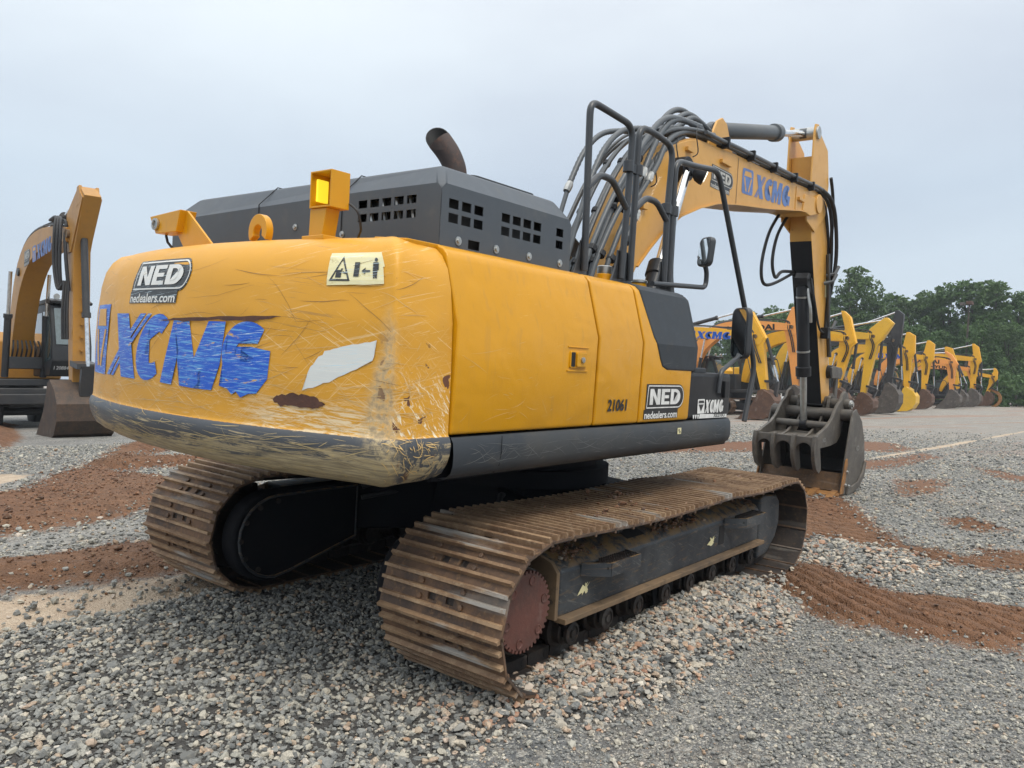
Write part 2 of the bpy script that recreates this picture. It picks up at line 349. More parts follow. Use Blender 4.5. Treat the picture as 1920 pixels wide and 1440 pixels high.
# ---------------------------------------------------------------- lettering (polygons in a unit em, drawn by hand where the letters are logos)
def arc(cx, cy, rx, ry, a0, a1, n=14): return [(cx+rx*math.cos(R(a0+(a1-a0)*i/n)), cy+ry*math.sin(R(a0+(a1-a0)*i/n))) for i in range(n+1)]
def ringpoly(cx, cy, rx, ry, t, a0, a1): return [arc(cx, cy, rx, ry, a0, a1)+arc(cx, cy, rx-t, ry-t*.82, a1, a0)]
LG = {
 'X': ([[(.02, 1), (.42, 1), (.98, 0), (.56, 0)], [(.76, 1), (.90, 1), (.13, 0), (.0, 0)], [(.95, 1), (1.04, 1), (.28, 0), (.18, 0)]], 1.02),
 'C': ([arc(.5, .5, .5, .5, 50, 310, 18)+arc(.56, .5, .26, .24, 300, 60, 12)], .86),
 'M': ([[(0, 0), (.0, 1), (.34, 1), (.34, 0)], [(.2, 1), (.40, 1), (.66, .22), (.50, .0)], [(.92, 1), (.76, 1), (.44, .22), (.60, 0)], [(.78, 0), (.78, 1), (1.12, 1), (1.12, 0)]], 1.2),
 'G': ([arc(.5, .5, .5, .5, 50, 330, 20)+arc(.56, .5, .24, .23, 320, 60, 12), [(.55, .52), (1.0, .52), (.97, .05), (.74, .14), (.74, .34), (.55, .34)]], 1.02),
 'N': ([[(0, 0), (0, 1), (.26, 1), (.54, .42), (.54, 1), (.78, 1), (.78, 0), (.52, 0), (.24, .58), (.24, 0)]], .86),
 'E': ([[(0, 0), (0, 1), (.24, 1), (.24, 0)], [(.24, 1), (.64, 1), (.64, .8), (.24, .8)], [(.24, .6), (.58, .6), (.58, .4), (.24, .4)], [(.24, .2), (.64, .2), (.64, 0), (.24, 0)]], .71),
 'D': ([[(0, 0), (0, 1), (.24, 1), (.24, 0)], [(.24, 1)]+arc(.36, .5, .42, .5, 90, -90, 14)+[(.24, 0), (.24, .2)]+arc(.36, .5, .19, .3, -90, 90, 10)+[(.24, .8)]], .8),
}
def letters(word, x, z, w, h, shear=0.0):
    """hand drawn letters fitted in the box x..x+w, z..z+h -> list of polygons"""
    tot = sum(LG[c][1] for c in word); polys = []; cx = 0
    for c in word:
        ps, adv = LG[c]
        for p in ps: polys.append([(x+w*(cx+a)/tot+shear*b*h, z+b*h) for a, b in p])
        cx += adv
    return polys
_tc = {}
def text_tris(s, bold=0.0):
    if (s, bold) in _tc: return _tc[(s, bold)]
    cu = bpy.data.curves.new('t', 'FONT'); cu.body = s; cu.offset = bold; cu.resolution_u = 3
    o = bpy.data.objects.new('t', cu); COL.objects.link(o); dg = bpy.context.evaluated_depsgraph_get(); dg.update()
    me = o.evaluated_get(dg).to_mesh(); V = np.array([v.co[:2] for v in me.vertices]); F = [tuple(p.vertices) for p in me.polygons]
    lo, hi = V.min(0), V.max(0); V = (V-lo)/(hi-lo)
    bpy.data.objects.remove(o); bpy.data.curves.remove(cu)
    _tc[(s, bold)] = (V, F); return V, F
def text_polys(s, x, z, w, h, shear=0.0, bold=0.02):
    V, F = text_tris(s, bold); return [[(x+V[i][0]*w+shear*V[i][1]*h, z+V[i][1]*h) for i in f] for f in F]
def flat_decal(name, polys, fn, mat, parent, off=.003, step=0, uv=False):
    """polygons in (u,v) laid on a surface by fn(u,v,off)"""
    bm = bmesh.new(); lay = bm.verts.layers.float.new('lay')
    for i, p in enumerate(polys):
        vs = [bm.verts.new((a, 0, b)) for a, b in p]
        for v in vs: v[lay] = (i if len(polys) < 16 else 0)*.00012
        try: bm.faces.new(vs)
        except ValueError: pass
    bmesh.ops.triangulate(bm, faces=bm.faces, ngon_method='EAR_CLIP')
    if step:
        xs = [v.co.x for v in bm.verts]; zs = [v.co.z for v in bm.verts]
        for ax, lo, hi in ((0, min(xs), max(xs)), (2, min(zs), max(zs))):
            q = math.ceil(lo/step)*step
            while q < hi:
                co = [0, 0, 0]; co[ax] = q; no = [0, 0, 0]; no[ax] = 1
                bmesh.ops.bisect_plane(bm, geom=bm.verts[:]+bm.edges[:]+bm.faces[:], plane_co=co, plane_no=no, dist=1e-5); q += step
    me = bpy.data.meshes.new(name)
    if uv:
        l = bm.loops.layers.uv.new('UVMap')
        for f in bm.faces:
            for lp in f.loops: lp[l].uv = (lp.vert.co.x, lp.vert.co.z)
    for v in bm.verts: v.co = fn(v.co.x, v.co.z, off+v[lay])
    bm.to_mesh(me); bm.free(); me.materials.append(M[mat])
    o = bpy.data.objects.new(name, me); COL.objects.link(o); o.parent = parent; return o
def rrect(x0, x1, z0, z1, r, n=5):
    return arc(x1-r, z1-r, r, r, 0, 90, n)+arc(x0+r, z1-r, r, r, 90, 180, n)+arc(x0+r, z0+r, r, r, 180, 270, n)+arc(x1-r, z0+r, r, r, 270, 360, n)
def yplane(y):                     # the machine's right side faces -y
    return lambda u, v, off: (u, y-off, v)
def ned_sticker(parent, fn, x0, x1, z0, z1, dark='blackvinyl', light='white', uv=False, step=0, cn='dealer_sticker'):
    """dark plate with rounded right end, ring, NED, web address below"""
    w, h = x1-x0, z1-z0; zb = z0+h*.27; k = h*.73
    pl = flat_decal(cn, [[(x0+w*.03, zb), (x0+w*.03, z1)]+arc(x1-k*.5, zb+k*.5, k*.5, k*.5, 90, -90, 12)+[(x0, zb), (x0, z0), (x0+w*.86, z0), (x0+w*.86, zb)]], fn, dark, parent, .002, step, uv)
    def loop_(i): return [(x0+w*.05+i, zb+k*.05+i), (x0+w*.07+i, z1-k*.05-i)]+arc(x1-k*.5, zb+k*.5, k*.45-i, k*.45-i, 90, -90, 12)
    o_, i_ = loop_(0), loop_(k*.045); nn = len(o_)
    flat_decal('outline_ring', [[o_[j], o_[(j+1) % nn], i_[(j+1) % nn], i_[j]] for j in range(nn)], fn, light, pl, .003, step, uv)
    flat_decal('dealer_name', letters('NED', x0+w*.12, zb+k*.19, w*.78, k*.62), fn, light, pl, .0035, step, uv)
    flat_decal('web_address', text_polys('nedealers.com', x0+w*.02, z0+h*.01, w*.82, h*.21, 0, .02), fn, light, pl, .0035, step, uv)
    return pl
def maker_logo(parent, fn, x0, x1, z0, z1, col='bluev', gap='yellow', uv=False, step=0, word=True, frac=.2, shear=.12):
    w, h = x1-x0, z1-z0; e = w*frac
    pl = flat_decal('maker_emblem', [rrect(x0, x0+e, z0, z1, e*.12, 3)], fn, col, parent, .002, step, uv)
    c = x0+e/2; q = e
    flat_decal('emblem_mark', [[(c-q*.27, z1-h*.10), (c+q*.27, z1-h*.10), (c+q*.36, z1-h*.30), (c-q*.36, z1-h*.30)],
        [(c-q*.38, z1-h*.36), (c-q*.27, z1-h*.36), (c-q*.06, z0+h*.10), (c-q*.16, z0+h*.10)],
        [(c+q*.38, z1-h*.36), (c+q*.27, z1-h*.36), (c+q*.06, z0+h*.10), (c+q*.16, z0+h*.10)]], fn, gap, pl, .003, step, uv)
    if word: flat_decal('maker_name', letters('XCMG', x0+e*1.18, z0, w-e*1.2, h*.93, shear), fn, col, parent, .002, step, uv)
    return pl
# ================================================================= the big excavator (its frame leans with the heap it stands on)
HERO = empty('excavator')
tag(HERO, 'big yellow and grey crawler excavator with scraped counterweight, number 21061, filling the foreground', 'excavator')
MW = Matrix(((1, -.00011, -.00202, 0), (0, .99853, -.05422, 0), (.00202, .05422, .99853, 0), (0, 0, 0, 1)))
HERO.matrix_world = MW

# ---- counterweight surface
def cw_outline():
    pts = [(-2.275, -1.36), (-2.40, -1.36)]
    p0 = np.array([-2.57, -1.358]); y1 = -1.265; p3 = np.array([-2.87+.13*y1*y1, y1]); t3 = np.array([2*.13*y1, 1.0])
    t3 /= np.linalg.norm(t3); p1 = p0+np.array([-.075, 0.0]); p2 = p3-t3*.06
    for k in range(13):
        t = k/12; pts.append(tuple((1-t)**3*p0+3*(1-t)**2*t*p1+3*(1-t)*t*t*p2+t**3*p3))
    for k in range(1, 24):
        y = -1.265+2.53*k/24; pts.append((-2.87+.13*y*y, y))
    pts += [(x, -y) for x, y in pts[:15]][::-1]
    P = np.array(pts); d = np.r_[0, np.cumsum(np.linalg.norm(np.diff(P, axis=0), axis=1))]; a = d[-1]/2-d
    T = np.gradient(P, axis=0); T /= np.linalg.norm(T, axis=1)[:, None]; N = np.stack([-T[:, 1], T[:, 0]], 1)
    N *= np.sign(((P-np.array([-1.5, 0]))*N).sum(1))[:, None]
    return a[::-1], P[::-1], N[::-1]
CA, CP, CN = cw_outline()
_ad = np.linspace(CA.min(), CA.max(), 401); _nd = np.stack([np.interp(_ad, CA, CN[:, i]) for i in (0, 1)], 1)
CS = np.stack([np.convolve(np.pad(_nd[:, i], 40, 'edge'), np.ones(81)/81, 'valid') for i in (0, 1)], 1)     # normals averaged round the corners
CZ = [(1.075, .42), (1.085, .28), (1.105, .17), (1.13, .09), (1.165, .04), (1.21, .012), (1.25, -.002), (1.295, -.008), (1.325, .0), (1.338, .012), (1.36, .014), (1.6, .014), (1.84, .02), (2.0, .04), (2.09, .062), (2.15, .095), (2.19, .14), (2.21, .21), (2.215, .34)]
def cwpt(a, z, off=0):
    ins = np.interp(z, [c[0] for c in CZ], [c[1] for c in CZ])-off
    p = np.array([np.interp(a, CA, CP[:, i]) for i in (0, 1)]); n = np.array([np.interp(a, CA, CN[:, i]) for i in (0, 1)])
    n /= np.linalg.norm(n); q = np.array([np.interp(a, _ad, CS[:, i]) for i in (0, 1)]); q /= np.linalg.norm(q)
    k = min(1, max(0, (ins-.015)/.06)); n = n*(1-k)+q*k*1.12; p = p-n*ins
    return Vector((p[0], p[1], z))
def build_cw():
    al = sorted(set([round(x, 4) for x in np.linspace(CA.min(), CA.max(), 70)]+[round(float(x), 4) for x in CA]))
    zl = []
    for (z0, _), (z1, _) in zip(CZ[:-1], CZ[1:]):
        n = max(2, int((z1-z0)/.035)); zl += [z0+(z1-z0)*i/n for i in range(n)]
    zl.append(2.215); me = bpy.data.meshes.new('counterweight'); vs = []; fs = []; uvs = []
    for a in al:
        for z in zl:
            p = cwpt(a, z)
            # dents and slight waviness of the cast steel
            d = .004*math.sin(a*7+z*3)*math.sin(z*9+a*2)+.010*math.exp(-((a-1.36)/.07)**2-((z-1.5)/.12)**2)-.006*math.exp(-((a-.35)/.4)**2-((z-1.81)/.03)**2)
            n = (p-cwpt(a, z, -.05)).normalized() if False else None
            q = cwpt(a, z, -abs(d)) if z > 1.14 and abs(a) < 1.6 else p
            vs.append(q); uvs.append((a, z))
    b = len(zl)
    for i in range(len(al)-1):
        for j in range(b-1): fs.append((i*b+j, (i+1)*b+j, (i+1)*b+j+1, i*b+j+1))
    fs.append(tuple(i*b+b-1 for i in range(len(al)))); fs.append(tuple(i*b for i in range(len(al)))[::-1])
    fs.append(tuple(j for j in range(b))); fs.append(tuple((len(al)-1)*b+j for j in range(b))[::-1])
    fs.append((b-1, (len(al)-1)*b+b-1, (len(al)-1)*b, 0))
    me.from_pydata(vs, [], fs); me.materials.append(M['cw'])
    l = me.uv_layers.new(name='UVMap')
    for lp in me.loops: l.data[lp.index].uv = uvs[lp.vertex_index]
    bm = bmesh.new(); bm.from_mesh(me); bmesh.ops.recalc_face_normals(bm, faces=bm.faces); bm.to_mesh(me); bm.free()
    me.polygons.foreach_set('use_smooth', [True]*len(me.polygons)); me.set_sharp_from_angle(angle=R(38))
    o = bpy.data.objects.new('counterweight', me); COL.objects.link(o); o.parent = HERO; return o
CW = build_cw()
def cwf(u, v, off): return cwpt(u, v, off)
ned_sticker(CW, cwf, -.55, .09, 1.885, 2.115, 'cwblack', 'cwwhite', True, .06, 'dealer_sticker')
# emblem and letters with a slight lean, worn at the lower right of the last letter
em = flat_decal('maker_emblem', [[(-1.28, 1.48), (-.93, 1.48), (-.89, 1.885), (-1.25, 1.885)]], cwf, 'cwblue', CW, .002, .06, True)
flat_decal('emblem_mark', [[(-1.19, 1.86), (-.98, 1.86), (-.95, 1.76), (-1.21, 1.76)], [(-1.23, 1.74), (-1.17, 1.74), (-1.10, 1.53), (-1.15, 1.52)], [(-.98, 1.74), (-.94, 1.74), (-1.04, 1.52), (-1.09, 1.53)]],
           cwf, 'cw', em, .004, .05, True)
LW = flat_decal('maker_name', letters('X', -.88, 1.485, .50, .345, .42)+letters('C', -.445, 1.485, .305, .345, .38)+
   [[(-.10, 1.485), (.01, 1.48), (.065, 1.65), (.085, 1.48), (.20, 1.475), (.265, 1.60), (.255, 1.475), (.345, 1.475), (.40, 1.60), (.425, 1.80), (.30, 1.80), (.20, 1.62), (.14, 1.81), (.01, 1.81)]] +
   [arc(.575, 1.655, .165, .15, 50, 212, 16)+[(.44, 1.53), (.40, 1.50), (.46, 1.49), (.49, 1.465), (.52, 1.48), (.55, 1.455), (.60, 1.475), (.65, 1.48), (.715, 1.55), (.725, 1.675), (.60, 1.69), (.57, 1.635), (.63, 1.635), (.61, 1.59), (.55, 1.56), (.50, 1.60)]+arc(.585, 1.655, .085, .07, 200, 45, 10)],
   cwf, 'cwblue', CW, .002, .06, True)
wn = flat_decal('warning_sticker', [[(.99, 2.12), (1.285, 2.125), (1.30, 2.06), (1.26, 2.05), (1.285, 2.035), (1.30, 1.985), (1.20, 1.98), (1.175, 2.0), (1.155, 1.98), (1.005, 1.975)]], cwf, 'cwcream', CW, .002, .05, True)
def tri_ring(x0, x1, z0, z1, t):
    c = (x0+x1)/2; q = t*1.7
    return [[(x0, z0), (x1, z0), (x1-q, z0+t), (x0+q, z0+t)], [(x1, z0), (c, z1), (c, z1-q*1.1), (x1-q, z0+t)], [(c, z1), (x0, z0), (x0+q, z0+t), (c, z1-q*1.1)]]
flat_decal('warning_symbol', tri_ring(1.015, 1.125, 1.995, 2.105, .008)+[[(1.045, 2.01), (1.075, 2.01), (1.075, 2.013), (1.048, 2.013), (1.048, 2.04), (1.075, 2.04), (1.075, 2.043), (1.045, 2.043)], [(1.07, 2.05), (1.08, 2.05), (1.068, 2.02), (1.06, 2.02)], [(1.08, 2.04), (1.1, 2.03), (1.098, 2.025), (1.08, 2.032)],
   [(1.14, 2.015), (1.165, 2.015), (1.165, 2.018), (1.143, 2.018), (1.143, 2.075), (1.165, 2.075), (1.165, 2.078), (1.14, 2.078)], [(1.165, 2.015), (1.168, 2.015), (1.168, 2.078), (1.165, 2.078)],
   [(1.18, 2.04), (1.20, 2.055), (1.20, 2.044), (1.225, 2.044), (1.225, 2.036), (1.20, 2.036), (1.20, 2.026)],
   arc(1.253, 2.09, .009, .009, 0, 330, 9), [(1.238, 2.078), (1.268, 2.078), (1.268, 2.045), (1.262, 2.045), (1.262, 2.008), (1.255, 2.008), (1.255, 2.04), (1.250, 2.04), (1.250, 2.008), (1.243, 2.008), (1.243, 2.045), (1.238, 2.045)]], cwf, 'cwblack', wn, .0035, .05, True)
def rough_poly(pts, amp, k=5, seed=1):
    rr = random.Random(seed); o = []
    for (a, b), (c, d) in zip(pts, pts[1:]+pts[:1]):
        for j in range(k): t = j/k; o.append((a+(c-a)*t+rr.uniform(-amp, amp), b+(d-b)*t+rr.uniform(-amp, amp)))
    return o
tag(flat_decal('peeled_patch', [rough_poly([(.92, 1.51), (.955, 1.62), (1.03, 1.69), (1.14, 1.72), (1.28, 1.745), (1.27, 1.66), (1.17, 1.61), (1.06, 1.56)], .004)], cwf, 'patch', CW, .0015, .05, True), 'white leaf shaped patch of bare primer')
flat_decal('rust_patch', [rough_poly([(.74, 1.463), (.80, 1.49), (.92, 1.497), (1.0, 1.49), (1.04, 1.455), (.98, 1.435), (.87, 1.442), (.80, 1.438)], .006)], cwf, 'brown', CW, .002, .05, True)
flat_decal('gouge', [rough_poly([(-.13, 1.797), (.05, 1.812), (.37, 1.822), (.68, 1.834), (.78, 1.83), (.65, 1.815), (.61, 1.803), (.37, 1.806), (.1, 1.795)], .003, 4, 3)], cwf, 'brown', CW, .004, .05, True)

# hundreds of thin scratches, each a sliver with its own bend, densest low down and round the near corner
def scratches(n, seed, fa, fz, ln, wd, ang, mat, nm, bend=.25):
    r_ = random.Random(seed); P_ = []
    for _ in range(n):
        a, z = fa(r_), fz(r_); L_ = ln*math.exp(r_.gauss(0, .6)); th = r_.gauss(0, ang) if r_.random() < .75 else r_.uniform(-.9, .9); w_ = wd*r_.uniform(.5, 1.5); k = r_.gauss(0, bend); m_ = 6; up_, lo_ = [], []
        x, y = a, z
        for i in range(m_+1):
            t = i/m_; ww = w_*math.sin(math.pi*min(.97, max(.03, t)))**.6; nx, ny = -math.sin(th), math.cos(th)
            up_.append((x+nx*ww, y+ny*ww)); lo_.append((x-nx*ww, y-ny*ww)); x += math.cos(th)*L_/m_; y += math.sin(th)*L_/m_; th += k/m_+r_.gauss(0, .05)
        q = up_+lo_[::-1]
        if all(1.12 < p[1] < 2.15 and -1.5 < p[0] < 1.66 for p in q): P_ += [[up_[i], up_[i+1], lo_[i+1], lo_[i]] for i in range(m_)]
    tag(flat_decal(nm, P_, cwf, mat, CW, .0012, 0, True), kind='stuff')
scratches(125, 1, lambda r: r.uniform(-1.2, 1.5), lambda r: 1.35+.20*r.random()**1.4, .16, .0011, .10, 'scratch', 'scratches')
scratches(55, 2, lambda r: r.gauss(1.05, .35), lambda r: r.uniform(1.36, 2.05), .12, .0009, .22, 'scratch', 'scratches')
scratches(60, 3, lambda r: r.uniform(1.30, 1.62), lambda r: 1.35+.42*r.random()**1.5, .045, .0010, .9, 'scratch', 'scratches', .6)
scratches(45, 4, lambda r: r.gauss(.4, .6), lambda r: r.uniform(1.55, 2.05), .18, .0008, .12, 'scratchdark', 'scratches')
scratches(75, 5, lambda r: r.uniform(-1.3, 1.3), lambda r: r.uniform(1.17, 1.325), .20, .0014, .05, 'scratchtan', 'scratches', .12)
scratches(48, 6, lambda r: r.uniform(1.33, 1.64), lambda r: r.uniform(1.14, 1.32), .045, .0017, 1.0, 'scratch', 'scratches', .9)
# ---- things on top of the counterweight
ey = MB().prism(arc(-.30, 2.262, .078, .085, -32, 212, 16)+arc(-.30, 2.255, .036, .038, 205, -25, 10), -2.60, -2.56, 'x').build('lifting_eye', 'yellow', HERO, .004)
# ey2 = MB().prism(arc(.95, 2.27, .075, .075, -20, 200, 16)+arc(.95, 2.265, .034, .034, 200, -20, 10), -2.60, -2.56, 'x'); ey2.build('lifting_eye', 'yellow', HERO, .004)
# beacon in a box shaped hood
BX = -2.52
st = MB(); st.prism([(-.665, 2.20), (-.67, 2.35), (-.79, 2.35), (-.76, 2.20)], BX-.05, BX+.03, 'x')
st.box(BX-.07, BX+.05, -.80, -.64, 2.20, 2.222)
bc = st.build('beacon_bracket', 'yellow', HERO, .004)
bh = MB(); x0, x1 = BX-.06, BX+.05
bh.box(x0, x1, -.828, -.82, 2.35, 2.52); bh.box(x0, x1, -.82, -.683, 2.512, 2.52); bh.box(x0, x1, -.683, -.675, 2.35, 2.52); bh.box(x0, x1, -.82, -.683, 2.35, 2.358); bh.box(x1-.008, x1, -.82, -.683, 2.358, 2.512)
bh.build('beacon_hood', 'yellow', HERO, .002)
lz = MB(); lz.box(x0+.025, x1-.02, -.700, -.687, 2.385, 2.49)
lb = lz.build('beacon_lens', 'lampyellow', bc, .004); MB().box(x0+.07, x1-.015, -.80, -.77, 2.39, 2.49).build('beacon_lamp', 'steel', bc, .004)
MB().tube([(BX+.05, -.83, 2.38), (BX+.07, -.87, 2.34), (BX+.10, -.86, 2.27), (BX+.16, -.80, 2.225), (-2.25, -1.0, 2.225)], .006, 6, smooth=5).build('beacon_cable', 'hose', HERO)
# rear camera in its guard
cg = MB(); cg.prism([(.15, 2.21), (.43, 2.42), (.51, 2.40), (.53, 2.30), (.45, 2.21)], -2.56, -2.545, 'x'); cg.prism([(.43, 2.42), (.76, 2.40), (.69, 2.30), (.47, 2.30)], -2.60, -2.50, 'x')
CG = cg.build('camera_guard', 'yellow', HERO, .004)
MB().lathe([(.034, 0), (.034, .012), (.022, .014), (.02, .004)], (-2.602, .68, 2.352), (-1, 0, 0), 20).build('camera_lens', 'steel', CG)
MB().tube([(-2.53, .70, 2.30), (-2.53, .68, 2.26), (-2.52, .62, 2.21)], .008, 6).build('camera_cable', 'hose', CG)
MB().prism([(-1.0, 2.19), (-1.21, 2.185), (-1.215, 2.205), (-1.0, 2.222)], -2.46, -2.25, 'x').build('deck_plate', 'yellow', HERO, .004)

# ---- engine hood: four walls with real slots, chamfers and a lid
def holed(u0, u1, v0, v1, holes):
    us = sorted({u0, u1}|{h[0] for h in holes}|{h[1] for h in holes}); vs = sorted({v0, v1}|{h[2] for h in holes}|{h[3] for h in holes})
    q = []
    for a, b in zip(us[:-1], us[1:]):
        for c, d in zip(vs[:-1], vs[1:]):
            if not any(h[0] <= (a+b)/2 <= h[1] and h[2] <= (c+d)/2 <= h[3] for h in holes): q.append((a, b, c, d))
    return q
HX0, HX1, HY0, HY1, HZ, HC = -2.19, -1.10, -1.15, 1.25, 2.63, .12
hm = MB()
rh = [(-.985+.088*i, -.985+.088*i+.066, 2.425-.07*j, 2.465-.07*j) for i in range(5) for j in range(2)]
for a, b, c, d in holed(HY0, HY1, 2.12, HZ-HC, rh): hm.add([(HX0, a, c), (HX0, b, c), (HX0, b, d), (HX0, a, d)], [(0, 1, 2, 3)])
sh = []
for x, n in ((-2.135, 3), (-1.735, 4), (-1.245, 1)):
    for i in range(n):
        for j in range(2): sh.append((x+.092*i, x+.092*i+.068, 2.40-.068*j, 2.445-.068*j))
sh.append((-1.985, -1.90, 2.225, 2.27))
for a, b, c, d in holed(HX0, HX1, 2.12, HZ-HC, sh): hm.add([(a, HY0, c), (b, HY0, c), (b, HY0, d), (a, HY0, d)], [(0, 1, 2, 3)])
c = HC
lid = [(HX0+c, HY0+c), (HX1-.02, HY0+c), (HX1-.02, HY1-c), (HX0+c, HY1-c)]
Vv = [(HX0, HY0, HZ-c), (HX1, HY0, HZ-c), (HX1, HY1, HZ-c), (HX0, HY1, HZ-c)]+[(x, y, HZ) for x, y in lid]+[(HX1, HY0, 2.12), (HX1, HY1, 2.12), (HX0, HY1, 2.12), (HX1, HY0, HZ-c), (HX1, HY1, HZ-c)]
hm.add(Vv, [(0, 1, 5, 4), (3, 0, 4, 7), (2, 3, 7, 6), (4, 5, 6, 7), (1, 2, 6, 5), (8, 9, 2, 1), (9, 10, 3, 2)])
me_h = hm.build('engine_hood', 'hood', HERO, recalc=False)
bm = bmesh.new(); bm.from_mesh(me_h.data); bmesh.ops.remove_doubles(bm, verts=bm.verts, dist=.0008); bmesh.ops.recalc_face_normals(bm, faces=bm.faces)
eb = [e for e in bm.edges if len(e.link_faces) == 2 and e.calc_face_angle(0) > .4]
bmesh.ops.bevel(bm, geom=eb, offset=.03, segments=4, affect='EDGES', profile=.5, clamp_overlap=True)
bm.to_mesh(me_h.data); bm.free(); me_h.data.polygons.foreach_set('use_smooth', [p.area < .03 and max(abs(x) for x in p.normal) < .999 for p in me_h.data.polygons])
md = me_h.modifiers.new('s', 'SOLIDIFY'); md.thickness = .004; md.offset = -1
MB().box(HX0+.06, HX1-.03, HY0+.06, HY1-.05, 2.05, HZ-.16).build('engine_bay', 'dark', me_h)
ib = MB()
for i in range(6): ib.tube([(HX0+.04, -.95+.1*i, 2.30), (HX0+.045, -.9+.1*i, 2.47)], .012, 6)
ib.box(HX0+.03, HX0+.05, -.88, -.55, 2.405, 2.425); ib.build('engine_pipework', 'steel', me_h)
for y in (.30, -.44): MB().tube([(HX0-.002, y, 2.2), (HX0-.002, y, HZ-c+.0), (HX0+c, y, HZ+.001), (HX1-.1, y, HZ+.001)], .0035, 4).build('hood_seam', 'black', me_h)
for x in (-2.06, -1.77, -1.49, -1.2): MB().lathe([(.022, 0), (.022, .004), (.012, .005), (.012, .012)], (x, HY0-.001, 2.252), (0, -1, 0), 12).build('bolt', 'steel', me_h)
for y in (.31, -.05, -.37, -.45): MB().lathe([(.018, 0), (.018, .004), (.01, .005), (.01, .012)], (HX0-.001, y, 2.36 if y > -.2 else 2.30), (-1, 0, 0), 12).build('bolt', 'steel', me_h)
MB().prism(rrect(-1.75, -1.18, -.95, -.45, .05), HZ, HZ+.03, 'z').build('hood_hatch', 'grey', me_h, .006)
# exhaust stack, mouth cut at a slant
ex = MB(); base = Vector((-1.56, -.655, 2.58)); path = [base, base+Vector((0, 0, .10)), base+Vector((-.005, .01, .18)), base+Vector((-.03, .04, .26)), base+Vector((-.07, .09, .34))]
pp = cr(path, 5); n = 22; rings = []
for i, p in enumerate(pp):
    t = (pp[min(i+1, len(pp)-1)]-pp[max(i-1, 0)]).normalized(); u = t.cross(Vector((1, 1, 0)).normalized()).normalized(); b = t.cross(u)
    rings.append([p+(u*math.cos(2*math.pi*k/n)+b*math.sin(2*math.pi*k/n))*(.060+.010*i/len(pp)) for k in range(n)])
# slanted end: slide the last ring's vertices along the axis so the mouth looks backwards
for k in range(n):
    v = rings[-1][k]; rel = v-pp[-1]; s_ = rel.dot(Vector((-.62, -.55, .2)).normalized()); rings[-1][k] = v-Vector((-.35, .35, .87))*s_*1.25
ex.grid([r_+[r_[0]] for r_ in rings])
EXP = ex.build('exhaust_pipe', 'pipe', HERO, smooth=60)
ri = [[pp[i]+(v-pp[i])*.93 for v in r_] for i, r_ in enumerate(rings)]; im = MB(); im.grid([r_+[r_[0]] for r_ in ri[3:]]); im.grid([rings[-1]+[rings[-1][0]], ri[-1]+[ri[-1][0]]]); im.build('exhaust_mouth', 'dark', EXP, smooth=60)

# ---- side panels
def side_prof(inner=-1.02, off=0):
    p = [(-1.352, 1.34), (-1.36, 1.36), (-1.37, 1.84), (-1.285, 2.135), (-1.275, 2.165), (-1.25, 2.19), (-1.21, 2.205), (inner, 2.21), (inner, 1.34)]
    return [(y-off if y < -1.2 else y, z+(off if z > 2.15 else 0)) for y, z in p]
DOOR = MB().prism(side_prof(), -2.268, -1.085, 'x').build('side_door', 'yellow', HERO, .012, seg=3)
P2 = MB().prism(side_prof(), -1.065, -.565, 'x').build('side_panel', 'yellow', HERO, .012, seg=3)
P3 = MB().prism(side_prof(), -.548, .14, 'x').build('side_panel', 'yellow', HERO, .010, seg=3)
# door latch in a pressed recess
dh = MB(); dh.box(-1.385, -1.185, -1.372, -1.366, 1.645, 1.655); dh.box(-1.385, -1.185, -1.374, -1.366, 1.775, 1.781)
DH = MB().prism(rrect(-1.365, -1.205, 1.665, 1.757, .012), -1.376, -1.36, 'y').build('door_handle', 'yellow', DOOR, .003)
MB().prism(rrect(-1.358, -1.322, 1.672, 1.75, .006), -1.378, -1.374, 'y').build('latch_recess_shade', 'dark', DH)  # dark plate standing for the shade in the recess
MB().prism(rrect(-1.316, -1.222, 1.672, 1.75, .01), -1.388, -1.375, 'y').build('latch_paddle', 'yellow', DH, .003)
MB().lathe([(.016, 0), (.016, .01), (.008, .011)], (-1.268, -1.388, 1.71), (0, -1, 0), 14).build('lock', 'steel', DH)
dh.build('pressed_rim', 'yellow', DOOR, .002)
# dark moulded cover: the front upper corner, proud of the yellow by a few mm
bm = bmesh.new()
tmp = MB().prism(side_prof(off=.006), -.60, .165, 'x')
for v in tmp.v: bm.verts.new(v)
bm.verts.ensure_lookup_table()
for f in tmp.f: bm.faces.new([bm.verts[i] for i in f])
def cut(p, q):        # keep the side to the right of p->q, in (x,z)
    dx, dz = q[0]-p[0], q[1]-p[1]
    g = bmesh.ops.bisect_plane(bm, geom=bm.verts[:]+bm.edges[:]+bm.faces[:], plane_co=(p[0], 0, p[1]), plane_no=(dz, 0, -dx), clear_inner=True)
    ed = [e for e in g['geom_cut'] if isinstance(e, bmesh.types.BMEdge)]
    bmesh.ops.holes_fill(bm, edges=bm.edges[:], sides=0)
for p, q in (((-.42, 1.88), (-.505, 2.2)), ((-.335, 1.74), (-.42, 1.88)), ((-.30, 1.695), (-.335, 1.74)), ((-.23, 1.675), (-.30, 1.695)), ((.2, 1.672), (-.23, 1.675))): cut(p, q)
me = bpy.data.meshes.new('corner_cover'); bmesh.ops.recalc_face_normals(bm, faces=bm.faces); bm.to_mesh(me); bm.free(); me.materials.append(M['grey'])
CC = bpy.data.objects.new('corner_cover', me); COL.objects.link(CC); CC.parent = HERO
md = CC.modifiers.new('b', 'BEVEL'); md.width = .012; md.segments = 3; md.limit_method = 'ANGLE'; md.angle_limit = R(35)
